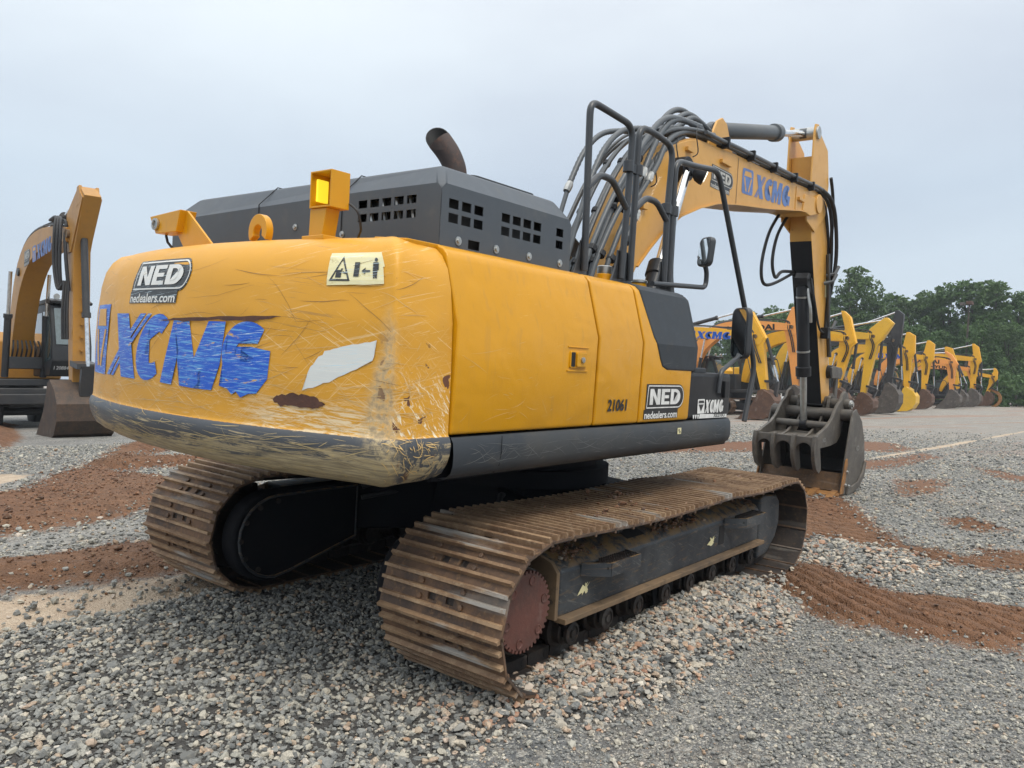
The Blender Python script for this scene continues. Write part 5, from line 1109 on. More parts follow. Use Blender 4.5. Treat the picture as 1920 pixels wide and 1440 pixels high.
def stones(name, X, Y, size, mat, sink=.25, fine=False, flat=(.45, .85), label=None, zs=None):
    n = len(X); rg = np.random.default_rng(len(X)); B, F3 = (IC2, IF2) if fine else (ICO, ICF); k = len(B)
    Z = height(X, Y) if zs is None else zs; V = np.repeat(B[None], n, 0)*(1+rg.uniform(-.30, .30, (n, k, 1)))
    if fine:         # cut flats: clamp along two random directions so crushed faces appear
        for _ in range(4):
            d = rg.normal(size=(n, 1, 3)); d /= np.linalg.norm(d, axis=2, keepdims=True); t = (V*d).sum(2, keepdims=True); lim = rg.uniform(.45, .75, (n, 1, 1)); V = V-d*np.maximum(t-lim, 0)
    sc = np.stack([rg.uniform(.8, 1.35, n), rg.uniform(.65, 1.0, n), rg.uniform(flat[0], flat[1], n)], -1)*size[:, None]/2
    V = V*sc[:, None, :]
    a = rg.uniform(0, 6.28, n); ti = rg.normal(0, .45, n); ca, sa, ct, st_ = np.cos(a), np.sin(a), np.cos(ti), np.sin(ti)
    x, y, z = V[..., 0], V[..., 1]*ct[:, None]-V[..., 2]*st_[:, None], V[..., 1]*st_[:, None]+V[..., 2]*ct[:, None]
    V = np.stack([x*ca[:, None]-y*sa[:, None]+X[:, None], x*sa[:, None]+y*ca[:, None]+Y[:, None], z+(Z+size*(.32-sink)+rg.uniform(-.1, .35, n)*size)[:, None]], -1)
    Fm = (F3[None]+(np.arange(n)*k)[:, None, None]).reshape(-1, 3)
    r_ = np.repeat(rg.uniform(0, 1, n), len(F3)); r2_ = np.repeat(rg.uniform(0, 1, n), len(F3))
    o = mesh_np(name, V.reshape(-1, 3), Fm, mat, attrs={'rnd': ('FACE', np.stack([r_, r2_, r_], -1))}, smooth=False)
    tag(o, label, name.replace('_', ' '), kind='stuff'); return o
def stone_mat(name, st, tint=None):
    g = NM(name); at = g.n('ShaderNodeAttribute', attribute_name='rnd'); X = g.xyz(at.outputs['Vector'])
    c = g.ramp(X[0], st); n = g.noise(g.vec(), 130, 3, .7); n0 = g.noise(g.vec(), 40, 4, .7)
    c = g.mix(g.math('MULTIPLY', g.step(n, .42, .62), g.math('MULTIPLY', X[1], .7)), c, (.055, .06, .065)); c = g.mix(g.math('MULTIPLY', g.step(n0, .45, .75), .45), c, (.36, .33, .27))
    g.bump(n, .4, .003); return g.fin(c, .75, spec=.35)
M['st_grey'] = stone_mat('blue_grey_crushed_stone', [(0, (.115, .117, .112)), (.3, (.195, .20, .193)), (.55, (.29, .292, .274)), (.75, (.40, .385, .33)), (.9, (.52, .475, .385)), (.955, (.37, .24, .15)), (1, (.62, .58, .51))])
M['st_mix'] = stone_mat('mixed_pink_and_grey_stone', [(0, (.12, .125, .125)), (.25, (.23, .235, .225)), (.48, (.38, .355, .31)), (.68, (.50, .44, .35)), (.82, (.50, .35, .24)), (.9, (.36, .18, .11)), (1, (.66, .61, .52))])
M['clod'] = stone_mat('red_brown_clods', [(0, (.09, .042, .021)), (.5, (.16, .073, .035)), (.92, (.24, .118, .06)), (.98, (.28, .21, .14)), (1, (.36, .31, .25))])
rg = np.random.default_rng(11)
def scatter(n, x0, x1, y0, y1, cond):
    X = rg.uniform(x0, x1, n); Y = rg.uniform(y0, y1, n); k = cond(X, Y); return X[k], Y[k]
CX, CY = CAM_LOC[0], CAM_LOC[1]
def inview(X, Y, mar=.5):
    dx, dy = X-CX, Y-CY; f = dx*F_.x+dy*F_.y; r_ = dx*F_.y-dy*F_.x; return (f > 1.5) & (np.abs(r_) < f*.66+mar)
def coarse_grey(X, Y):
    d, s, c_ = masks(X, Y); pr_ = sdist(X, Y, C_POLY[0]); lim = rg.uniform(-.08, .05, X.shape)
    return (pr_ > lim) & inview(X, Y) & (s < rg.uniform(-.03, .03, X.shape))
X, Y = scatter(46000, -4.6, 1.5, -2.1, 1.25, coarse_grey)
pinkish = (Y < -1.0-.0*X) & (X > -2.45) & (rg.uniform(0, 1, X.shape) < ss(-.95, -1.5, Y)+.0) if False else ((Y+rg.normal(0, .12, Y.shape)) < -1.25) & ((X+rg.normal(0, .1, X.shape)) > -2.3)
sz = np.exp(rg.normal(math.log(.0235), .32, X.shape)).clip(.010, .07)
sz = np.where(X < -2.6, sz*1.05, sz)
a_ = ~pinkish; stones('gravel', X[a_], Y[a_], sz[a_], 'st_grey', fine=True, label='loose blue grey crushed stone covering the ground behind and under the machine')
a_ = pinkish; stones('gravel_pile', X[a_], Y[a_], sz[a_]*1.15, 'st_mix', fine=True, label='heap of pink and grey stones pushed up along the near track')
X, Y = scatter(9000, -1.9, 4.0, -3.2, -1.2, lambda X, Y: ((masks(X, Y)[2] > rg.uniform(-.25, .02, X.shape)) & inview(X, Y) & (X > .9)) | ((pile(X, Y) > rg.uniform(0, .06, X.shape)) & (rg.uniform(0, 1, X.shape) < .9)))
stones('gravel_pile', X, Y, np.exp(rg.normal(math.log(.034), .3, X.shape)).clip(.015, .08), 'st_mix', fine=True, label='band of pale mixed stones beside the front of the near track')
# fine yard gravel: thousands of chips lying proud of the rolled surface
def finec(X, Y):
    d, s, c_ = masks(X, Y); dist = np.hypot(X-CX, Y-CY)
    return inview(X, Y) & (c_ < .02) & (s < rg.uniform(-.15, -.02, X.shape)) & (d < .30*rg.uniform(0, 1, X.shape)**2.2-.04) & (rg.uniform(0, 1, X.shape) < (4.2/dist)**.9)
X, Y = scatter(66000, -3.6, 4.5, -4.6, -1.3, finec)
stones('fine_gravel', X, Y, np.exp(rg.normal(math.log(.0115), .45, X.shape)).clip(.006, .05), 'st_grey', sink=.2, label='fine grey gravel chips scattered over the rolled yard in the near right')
X, Y = scatter(42000, 2, 14, -4.5, 4.5, lambda X, Y: inview(X, Y) & (masks(X, Y)[0] < rg.uniform(-.1, .35, X.shape)) & (masks(X, Y)[1] < -.02))
stones('fine_gravel', X, Y, np.exp(rg.normal(math.log(.026), .35, X.shape)).clip(.01, .07), 'st_grey', sink=.25, label='pale gravel chips scattered round the bucket and beyond')
X, Y = scatter(34000, 12.5, 27, -5, 8, lambda X, Y: inview(X, Y) & (masks(X, Y)[0] < rg.uniform(-.3, .5, X.shape)) & (masks(X, Y)[1] < .02) & (rg.uniform(0, 1, X.shape) < ss(29, 13, X)))
stones('fine_gravel', X, Y, np.exp(rg.normal(math.log(.034), .35, X.shape)).clip(.015, .08), 'st_grey', sink=.3, label='far gravel chips thinning out towards the row of parked machines')
X, Y = scatter(30000, -3.5, 4, 1.2, 11, lambda X, Y: inview(X, Y) & (masks(X, Y)[0] < rg.uniform(-.1, .3, X.shape)) & (masks(X, Y)[1] < rg.uniform(-.1, .0, X.shape)))
stones('fine_gravel', X, Y, np.exp(rg.normal(math.log(.024), .35, X.shape)).clip(.01, .06), 'st_grey', sink=.25, label='grey gravel chips scattered left of the machine')
X, Y = scatter(70000, -3.6, 7, -4.4, 8, lambda X, Y: inview(X, Y) & (masks(X, Y)[0] > .12-.42*rg.uniform(0, 1, X.shape)**2.5) & ((X < 0) | (Y > 2) | (rg.uniform(0, 1, X.shape) < .3)))
stones('soil_clods', X, Y, np.exp(rg.normal(math.log(.015), .45, X.shape)).clip(.005, .06), 'clod', sink=.25, label='crumbly red brown clods lying along the churned soil strips')
X, Y = scatter(260, -3.4, -1.4, 1.1, 1.75, lambda X, Y: masks(X, Y)[1] > -.02)
stones('scattered_stones', X, Y, np.exp(rg.normal(math.log(.028), .4, X.shape)).clip(.01, .07), 'st_grey', sink=.1, fine=True, label='few dark stones lying on the pale sandy strip')
# crumbs of dried mud carried on the near track and its frame
X, Y = rg.uniform(-1.7, 1.7, 520), rg.uniform(-1.56, -.84, 520); a_ = rg.uniform(0, 1, 520) < (.25+.75*(np.sin(X*5+Y*9) > .2)); X, Y = X[a_], Y[a_]
o_ = stones('mud_crumbs', X, Y, np.exp(rg.normal(math.log(.016), .5, X.shape)).clip(.006, .05), 'clod', label='crumbs of dried red mud lying on top of the near track', zs=.80+.010*(1.765-X)/1.7)
o_.parent = HERO; del o_['category']
X, Y = rg.uniform(-1.35, 1.35, 900), rg.uniform(-1.40, -1.26, 900); a_ = np.sin(X*4.3+1.2)+rg.normal(0, .5, X.shape) > .35; X, Y = X[a_], Y[a_]
o_ = stones('mud_crumbs', X, Y, np.exp(rg.normal(math.log(.017), .5, X.shape)).clip(.006, .05), 'clod', label='crumbs of dried mud caked on the near track frame', zs=.615+(Y+1.395)*.47)
o_.parent = HERO; del o_['category']
# ================================================================= parked excavators
def bez(p0, p1, p2, p3, n):
    o = []
    for i in range(n+1):
        t = i/n; o.append(Vector(p0)*(1-t)**3+Vector(p1)*3*(1-t)**2*t+Vector(p2)*3*(1-t)*t*t+Vector(p3)*t**3)
    return o
def v2(a, b): return Vector((a, b))
def ram2(name, p0, p1, y, r, frac, parent, mat='black_bg', rodmat='chrome', up=None):
    p0, p1 = Vector((p0[0], y, p0[1])), Vector((p1[0], y, p1[1])); q = p0.lerp(p1, frac); t = (p1-p0).normalized()
    B = MB().tube([p0, q-t*.1, q-t*.1, q], [r, r, r*1.25, r*1.25], 12).build(name, mat, parent, smooth=40); MB().cyl(q-t*.02, p1, r*.55, 10).build('rod', rodmat, B, smooth=50); return B
def parked(x, E, T, Q, paintm, label, group='excavators parked in a row', bucket='bgbucket', word=None, sc=1.0, heading=-90, Y0=None, wheels=False, z0=None, body='black_bg', cab=True, armmat=None, bigarm=1.0, wordcol=None, name='parked_excavator', reach=5.5):
    """E arm pivot, T arm top pin, Q bucket pin, given as (world y, z)"""
    root = empty(name); tag(root, label, 'excavator', group)
    yo = E[0]+reach if Y0 is None else Y0; gz = float(base_h(np.array(x), np.array(yo))) if z0 is None else z0
    root.location = (x, yo, gz); root.rotation_euler = (0, 0, R(heading))
    u = lambda p: v2(yo-p[0], p[1]-gz)
    E, T, Q = u(E), u(T), u(Q)
    F = v2(.25, 1.7*sc); am = armmat or paintm
    cpts = bez((F.x, F.y), (F.x+.55, F.y+2.1*sc+(E.y-F.y)*.25), (F.x+1.7, E.y+.45), (E.x, E.y), 18); th = np.interp(np.linspace(0, 1, 19), [0, .15, .4, .55, .95, 1], [.16, .3, .40, .36, .2, .17])*sc
    up_, lo_ = [], []
    for i, p in enumerate(cpts):
        t = (cpts[min(i+1, 18)]-cpts[max(i-1, 0)]).normalized(); n = v2(-t.y, t.x); up_.append(p+n*th[i]*.75); lo_.append(p-n*th[i])
    bo = MB().prism([tuple(p) for p in up_+lo_[::-1]], -.24, .24).build('boom', am, root, .01)
    mid = cpts[9]; pin = cpts[7]
    MB().lathe([(.1, -.28), (.1, .28)], (pin.x, 0, pin.y), (0, 1, 0), 14).build('boom_cylinder_pin', 'black_bg', bo)
    for y in (-.42, .42): ram2('boom_cylinder', (.75, 1.35*sc), (pin.x, pin.y), y, .08, .6, root)
    ram2('arm_cylinder', (up_[8].x+.3, up_[8].y+.14), (T.x-.03, T.y), 0, .085, .62, root, 'black_bg')
    d = (Q-E).normalized(); p = v2(-d.y, d.x)
    if p.x < 0: p = -p
    L = (Q-E).length; k = sc*bigarm
    ap = [T-d*.08-p*.10, T-d*.10+p*.05, T+d*.14+p*.40*k, E+d*.18+p*.44*k, E+d*.40+p*.28*k, E+d*(L*.5)+p*.22*k, Q+p*.13, Q+d*.1, Q-p*.13, E+d*(L*.5)-p*.22*k, E+d*.40-p*.33*k, E-p*.38*k, E-d*.40-p*.22*k]
    ar = MB().prism([tuple(q) for q in ap], -.16, .16).build('arm', am, root, .01)
    MB().prism([tuple(q) for q in [T-d*.06-p*.06, T-d*.06+p*.04, T+d*.18+p*.34*k, E+d*.12+p*.38*k, E+d*.40+p*.12*k, E+d*.38-p*.24*k, E-d*.1-p*.30*k, E-d*.45-p*.17*k]], -.185, .185).build('arm_side_plate', am, ar, .008)
    MB().lathe([(.09, -.24), (.09, .24)], (E.x, 0, E.y), (0, 1, 0), 14).build('pivot_boss', 'mudyellow', ar)
    for y, o in ((-.2, .0), (-.2, .08)):
        MB().tube([(up_[14].x, y, up_[14].y+.05), (E.x-.35+o, y, E.y+.32), (E.x-.15+o, y-.03, E.y-.1), (E.x-.02+o, y-.04, E.y-.55), ((E+d*1.2).x+o, y, (E+d*1.2).y)], .028, 6, smooth=5).build('hydraulic_hose', 'hose', ar)
    tb_ = MB()
    for dy, o in ((-.2, .05), (-.1, .09), (.05, .06)): tb_.tube([(q.x, dy, q.y+o) for q in up_[3:17]], .024, 6)
    tag(tb_.build('hydraulic_lines', 'tube', bo), kind='stuff')
    # bucket, link, cylinder
    lkp = Q-d*.45+p*.10; tip = Q-d*.35+p*.62
    ram2('bucket_cylinder', tuple(E+d*.15+p*.42*k), tuple(tip), 0, .07, .62, root)
    MB().prism([tuple(q) for q in [lkp-d*.05, tip-d*.05, tip+d*.06, lkp+d*.06]], -.2, .2).build('link_arm', 'black_bg', root)
    BK = empty('bucket', (Q.x, 0, Q.y), root); hq = Q.y; b_ = hq-.02
    tp_ = tip-Q
    MB().prism([(tp_.x-.06, tp_.y), (tp_.x+.06, tp_.y), (.52, -.22), (.38, -.26)], -.12, .12).build('bucket_link', 'black_bg', BK)
    s_ = b_/1.3
    bp_ = [(-.12, .05), (.05, .12), (.42, -.12), (.62, -.42), (.60, -.80), (.42, -1.10), (.12, -1.26), (-.35, -1.29), (-1.02, -1.27), (-.98, -1.20), (-.42, -.62), (-.2, -.2)]
    bp_ = [(a*sc, max(-b_, c_*s_)) for a, c_ in bp_]
    for y in (-.56, .54): MB().prism(bp_, y, y+.02).build('side_plate', bucket, BK)
    shl = bp_[1:9]; MB().prism(shl+[(a*.93-.02, c_*.95+.0) for a, c_ in shl[::-1]], -.54, .54).build('shell', bucket, BK)
    for y in (-.5, -.25, 0, .25, .5): MB().prism([(-.95*sc, -b_+.08), (-1.22*sc, -b_+.02), (-.95*sc, -b_-.0)], y-.04, y+.04).build('tooth', bucket, BK)
    # house
    hs = MB(); hs.box(-2.3*sc, 1.0, -1.3, 1.3, 1.12*sc, 1.3*sc); hs.box(-1.2*sc, .25, -1.28, -.45, 1.3*sc, 2.1*sc); hs.build('platform', body, root, .03)
    MB().prism([(-2.75, -1.0), (-2.85, 0), (-2.75, 1.0), (-2.45, 1.32), (-2.0, 1.34), (-2.0, -1.34), (-2.45, -1.32)] if sc == 1 else [(-2.1, -.8), (-2.2, 0), (-2.1, .8), (-1.6, 1.0), (-1.6, -1.0)], 1.1*sc, 2.15*sc, 'z').build('counterweight', paintm, root, .08)
    MB().prism([(-2.05*sc, 1.3*sc), (-.9*sc, 1.3*sc), (-.9*sc, 2.3*sc), (-1.1*sc, 2.55*sc), (-2.0*sc, 2.5*sc), (-2.05*sc, 2.2*sc)], -1.25*sc, 1.25*sc).build('engine_housing', paintm if sc == 1 else body, root, .04)
    if cab:
        cb_ = MB().prism([(-.25, 1.25*sc), (1.35, 1.25*sc), (1.62, 1.6*sc), (1.62, 1.95*sc), (1.35, 2.86*sc), (1.1, 2.95*sc), (-.15, 2.92*sc), (-.25, 2.6*sc)], .42, 1.32).build('cab', 'black_bg', root, .035)
        MB().prism([(-.1, 1.95*sc), (.62, 1.95*sc), (.62, 2.72*sc), (-.1, 2.72*sc)], .412, 1.328).build('side_window', 'cabglass', cb_)
        MB().prism([(.72, 1.55*sc), (1.45, 1.62*sc), (1.50, 1.95*sc), (1.28, 2.72*sc), (.72, 2.74*sc)], .412, 1.328).build('door_window', 'cabglass', cb_)
        MB().add([(1.64, .5, 1.97*sc), (1.64, 1.24, 1.97*sc), (1.38, 1.24, 2.80*sc), (1.38, .5, 2.80*sc)], [(0, 1, 2, 3)]).build('windscreen', 'cabglass', cb_, solid=.01)
        rf_ = MB().prism([(-.3, 2.93*sc), (1.48, 2.9*sc), (1.52, 2.96*sc), (1.3, 3.02*sc), (-.3, 3.0*sc)], .38, 1.36).build('cab_roof', 'black_bg', cb_, .02)
        for y in (.55, 1.19): MB().lathe([(.05, 0), (.07, .06), (.07, .09)], (1.35, y, 3.06*sc), (1, 0, 0), 12).build('cab_lamp', 'steel', rf_)
    rl_ = MB().tube(fil([(.1, -1.15, 2.1*sc), (.1, -1.15, 2.95*sc), (.85, -1.15, 2.95*sc), (1.25, -1.2, 1.3*sc)], .1), .025, 8).build('handrail', 'rail', root)
    MB().lathe([(.06, 0), (.06, .5)], (-1.4*sc, -.5, 2.5*sc), (0, 0, 1), 12).build('exhaust_pipe', 'pipe', root)
    MB().lathe([(.6, 0), (.6, .3)], (0, 0, .85*sc), (0, 0, 1), 24).build('swing_ring', 'black_bg', root)
    if wheels:
        ch = MB().box(-1.9, 1.9, -.55, .55, .62, 1.0).box(-2.4, -1.5, -1.15, 1.15, .72, .95).box(1.5, 2.4, -1.2, 1.2, .7, .95).build('chassis', 'black_bg', root, .03)
        for wx in (-1.45, 1.35):
            MB().cyl((wx, -1.1, .5), (wx, 1.1, .5), .09, 10).build('axle', 'black_bg', root)
            for y in (-1.15, -.78, .78, 1.15):
                w_ = MB().lathe([(.25, -.15), (.46, -.15), (.51, -.11), (.51, .11), (.46, .15), (.25, .15)], (wx, y, .51), (0, 1, 0), 28).build('wheel', 'rubber', root, smooth=40)
                MB().lathe([(.27, -.1), (.2, -.05), (.1, -.02), (.1, .02), (.2, .05), (.27, .1)], (wx, y, .51), (0, 1, 0), 20).build('rim', 'bgbucketgrey', w_)
    else:
        for s in (-1, 1):
            y0, y1 = (s*1.2-.3, s*1.2+.3)
            ol = [(1.75+.4*math.cos(a), .42+.4*math.sin(a)) for a in np.linspace(-math.pi/2, math.pi/2, 9)]+[(-1.75+.4*math.cos(a), .42+.4*math.sin(a)) for a in np.linspace(math.pi/2, 3*math.pi/2, 9)]
            il = [(1.75+.36*math.cos(a), .42+.36*math.sin(a)) for a in np.linspace(-math.pi/2, math.pi/2, 9)]+[(-1.75+.36*math.cos(a), .42+.36*math.sin(a)) for a in np.linspace(math.pi/2, 3*math.pi/2, 9)]
            m_ = MB(); n = len(ol); G = [[(p[0]*sc, y0, p[1]*sc), (p[0]*sc, y1, p[1]*sc), (q[0]*sc, y1, q[1]*sc), (q[0]*sc, y0, q[1]*sc), (p[0]*sc, y0, p[1]*sc)] for p, q in zip(ol+[ol[0]], il+[il[0]])]
            m_.grid(G); nb_ = 44
            per = 2*3.5+math.pi*.8
            for j in range(nb_):
                s0 = per*j/nb_
                if s0 < 3.5: q = (-1.75+s0, .02, 0, -1)
                elif s0 < 3.5+1.257: a = -math.pi/2+(s0-3.5)/.4; q = (1.75+.4*math.cos(a), .42+.4*math.sin(a), math.cos(a), math.sin(a))
                elif s0 < 7+1.257: q = (1.75-(s0-4.757), .82, 0, 1)
                else: a = math.pi/2+(s0-8.257)/.4; q = (-1.75+.4*math.cos(a), .42+.4*math.sin(a), math.cos(a), math.sin(a))
                tx, tz = -q[3]*.02, q[2]*.02; m_.prism([((q[0]-tx)*sc, (q[1]-tz)*sc), ((q[0]+tx)*sc, (q[1]+tz)*sc), ((q[0]+tx+q[2]*.03)*sc, (q[1]+tz+q[3]*.03)*sc), ((q[0]-tx+q[2]*.03)*sc, (q[1]-tz+q[3]*.03)*sc)], y0, y1)
            tr_ = m_.build('crawler_track', 'rust', root)
            MB().prism([(-1.45*sc, .25*sc), (1.45*sc, .25*sc), (1.45*sc, .6*sc), (-1.45*sc, .64*sc)], y0+.08, y1-.08).build('track_frame', 'black_bg', tr_, .02)
            for wx in (-1.75, 1.75): MB().lathe([(.3*sc, -.22), (.3*sc, .22)], (wx*sc, s*1.2, .42*sc), (0, 1, 0), 18).build('end_wheel', 'chain', tr_)
    if word:
        q0, q1 = cpts[11], cpts[16]; sl_ = (q1-q0); ln = sl_.length; tdir = sl_/ln; nn_ = v2(-tdir.y, tdir.x)
        fn = lambda a, b, off: (q0.x+tdir.x*a+nn_.x*b, -.243-off, q0.y+tdir.y*a+nn_.y*b)
        if word == 'XCMG': maker_logo(root, fn, 0, ln, -.26*sc, .10*sc, wordcol or 'bluev', am, frac=.17)
        elif word == 'emblem': maker_logo(root, fn, ln*.75, ln*1.0, -.26*sc, .08*sc, 'bluev', am, word=False, frac=1)
        else: flat_decal('boom_lettering', text_polys(word, 0, -.24*sc, ln*1.15, .28*sc, .0, .04), fn, wordcol or 'blackvinyl', root)
    return root, cpts, u
parked(29.4, (9.35, 3.72), (9.95, 4.88), (8.95, 1.30), 'yellow_bg', 'nearest parked yellow excavator in the row, blue lettered boom, brown bucket beside the dark toolbox', word='XCMG')
parked(33.0, (9.0, 4.35), (8.9, 5.2), (8.8, 1.5), 'orange_bg', 'orange excavator with black boom lettering, its arm half hidden by the big machine\'s arm', word='HYUNDAI', bucket='bgbucketgrey')
parked(36.2, (7.35, 3.95), (7.6, 5.2), (7.9, 1.45), 'yellow_bg', 'deep yellow excavator with plain arm rising just behind the big machine\'s arm', word='emblem')
parked(39.4, (6.95, 4.2), (6.35, 5.05), (7.45, 1.2), 'lemon_bg', 'lemon yellow excavator with arm slanting back towards its body and brown bucket')
parked(43.6, (6.95, 4.2), (6.75, 5.8), (7.15, 1.7), 'black_bg', 'tall black excavator with silver edged black arm and dark bucket', bucket='bgbucketgrey', bigarm=.9)
parked(49.7, (7.5, 3.85), (7.45, 4.95), (7.5, 1.5), 'yellow_bg', 'yellow excavator whose bucket is painted bright yellow', bucket='lemon_bg')
parked(57.0, (7.75, 3.7), (7.66, 4.8), (7.95, 1.4), 'yellow_bg', 'yellow excavator with dark brown bucket directly right of the bright yellow bucket', word='XCMG')
parked(61.3, (6.9, 3.5), (7.3, 4.2), (6.9, 1.4), 'orange_bg', 'orange excavator with black lettering seen between two yellow arms in the far row', word='HYUNDAI', bucket='bgbucketgrey')
parked(65.0, (7.6, 3.62), (7.9, 4.72), (7.0, 1.45), 'yellow_bg', 'yellow excavator with arm slanting forward to a flat greyish bucket', bucket='bgbucketgrey')
parked(68.6, (6.4, 3.95), (6.57, 5.1), (6.65, 1.5), 'yellow_bg', 'tall armed yellow excavator with pale grey bucket, second from the far end', bucket='bgbucketgrey')
parked(72.2, (7.2, 3.2), (7.3, 4.1), (7.0, 1.3), 'orange_bg', 'orange excavator nearly hidden behind the far yellow arms', bucket='bgbucket', word='HYUNDAI')
J = parked(75.4, (5.95, 2.65), (5.9, 3.3), (6.4, 1.3), 'yellow_bg', 'smallest yellow excavator at the far end of the row, with a rusty curved grab', sc=.75, reach=4.4)
MB().prism(arc(.1, -.55, .95, .85, 95, -75, 14)+arc(.1, -.55, .72, .64, -75, 95, 14), -.14, .14).build('curved_grab', 'bucketrust', [c for c in J[0].children if c.name.startswith('bucket') and c.type == 'EMPTY'][0])
# silver edge on the black arm
# the machine at the left edge
LM = parked(3.35, (0, 0), (0, 0), (0, 0), 'yellow_bg', 'x') if False else None
hd = math.atan2(-.985, -.15)
def leftm():
    yo = 18.9; E = (yo-5.35, 4.50); T = (yo-5.95, 5.28); Q = (yo-5.50, 1.36)
    r_, cpts, u = parked(3.44, E, T, Q, 'shaded_amber', 'wheeled yellow excavator with black cab numbered 20884, seen at the left edge', group=None, bucket='darkbucket', word=None, heading=-98.7, Y0=yo, wheels=True, z0=.17, bigarm=.9, name='wheeled_excavator')
    if 'group' in r_: del r_['group']
    q0, q1 = cpts[9], cpts[17]; sl_ = q1-q0; ln = sl_.length; td = sl_/ln; nn_ = v2(-td.y, td.x)
    fn = lambda a, b, off: (q0.x+td.x*a+nn_.x*b, -.243-off, q0.y+td.y*a+nn_.y*b)
    ned_sticker(r_, fn, .05, .62, -.24, .12, 'blackvinyl', 'fadedwhite'); maker_logo(r_, fn, .85, 2.5, -.27, .10, 'fadedblue', 'yellow_boom')
    cabo = [c for c in r_.children if c.name.startswith('cab')][0]
    flat_decal('cab_number', [[(b, c) for b, c in p] for p in text_polys('I 20884', .45, 1.40, .33, .08, 0, .02)], lambda a, b, off: (1.50+(b-1.25)*.77+.012, a, b), 'white', cabo)
    MB().box(2.0, 2.3, -1.6, 1.5, .86, 1.08).build('outrigger_beam', 'black_bg', r_, .02); cabo.scale = (1, 1, 1.1)
    e_, q_ = u(E), u(Q); dd = (q_-e_).normalized(); pf = v2(-dd.y, dd.x); pf = pf if pf.x > 0 else -pf
    for k in range(8):
        c_ = e_+dd*(.55+.27*k)+pf*(.33-.024*k); MB().box(c_.x-.02, c_.x+.06, -.03, .03, c_.y-.02, c_.y+.02).build('tube_bracket', 'shaded_amber', r_, .004)
    for y, o in ((-.27, 0), (-.23, .07), (-.31, -.06)):
        MB().tube([(e_.x-1.1, y+.03, e_.y+.42), (e_.x-.5, y, e_.y+.40), (e_.x-.2+o, y-.08, e_.y+.1), (e_.x-.15+o, y-.1, e_.y-.6), (e_.x-.05, y-.06, e_.y-1.15), (e_.x+.08, y+.03, e_.y-1.0)], .032, 8, smooth=6).build('hydraulic_hose', 'hose', r_)
        MB().tube([(e_.x+.12, y+.02, e_.y-1.0), (e_.x+.10+o*.5, y, e_.y-1.6), (e_.x+.06+o*.5, y+.02, e_.y-2.2)], .026, 8, smooth=4).build('hydraulic_tube', 'black_bg', r_)
    for y in (-.19, .13):
        t_ = u(T); MB().prism([(t_.x-.12, t_.y-.05), (t_.x-.06, t_.y+.10), (t_.x+.08, t_.y+.12), (t_.x+.20, t_.y-.25), (t_.x-.1, t_.y-.3)], y, y+.06).build('arm_top_fork', 'shaded_amber', r_, .01)
    vb = MB().box(.55, .95, -.36, .36, 1.55, 1.85).build('valve_block', 'black_bg', r_, .02)
    for k in range(7): MB().tube([(.9, -.3+.1*k, 1.85), (1.05, -.3+.1*k, 2.05), (.95, -.28+.09*k, 2.25)], .022, 6, smooth=3).build('hydraulic_hose', 'hose', vb)
    return r_
leftm()

# ================================================================= trees, undergrowth, pole
def leaf_mat(name, a, b, c_):
    g = NM(name); at = g.n('ShaderNodeAttribute', attribute_name='rnd'); X = g.xyz(at.outputs['Vector']); oi = g.n('ShaderNodeObjectInfo')
    col = g.mix(X[0], a, b); col = g.mix(g.math('MULTIPLY', X[1], .6), col, c_); col = g.mix(g.math('MULTIPLY', oi.outputs['Random'], .35), col, (.07, .10, .035))
    g.fin(col, .6, spec=.3); g.b.inputs['Transmission Weight'].default_value = 0
    tr = g.n('ShaderNodeBsdfTranslucent'); g.inp(tr.inputs[0], col); ms = g.n('ShaderNodeMixShader'); ms.inputs[0].default_value = .25
    o = [n for n in g.t.nodes if n.type == 'OUTPUT_MATERIAL'][0]; g.t.links.new(g.b.outputs[0], ms.inputs[1]); g.t.links.new(tr.outputs[0], ms.inputs[2]); g.t.links.new(ms.outputs[0], o.inputs[0]); return g.m
M['leaf'] = leaf_mat('oak_foliage', (.048, .108, .032), (.088, .165, .05), (.13, .20, .065))
M['kudzu'] = leaf_mat('vine_foliage', (.045, .10, .03), (.085, .16, .05), (.12, .19, .07))
M['bark'] = rusty('grey_brown_bark', (.09, .075, .06), (.15, .13, .1), (.05, .04, .03), wear=0, rough=.85, metal=0)
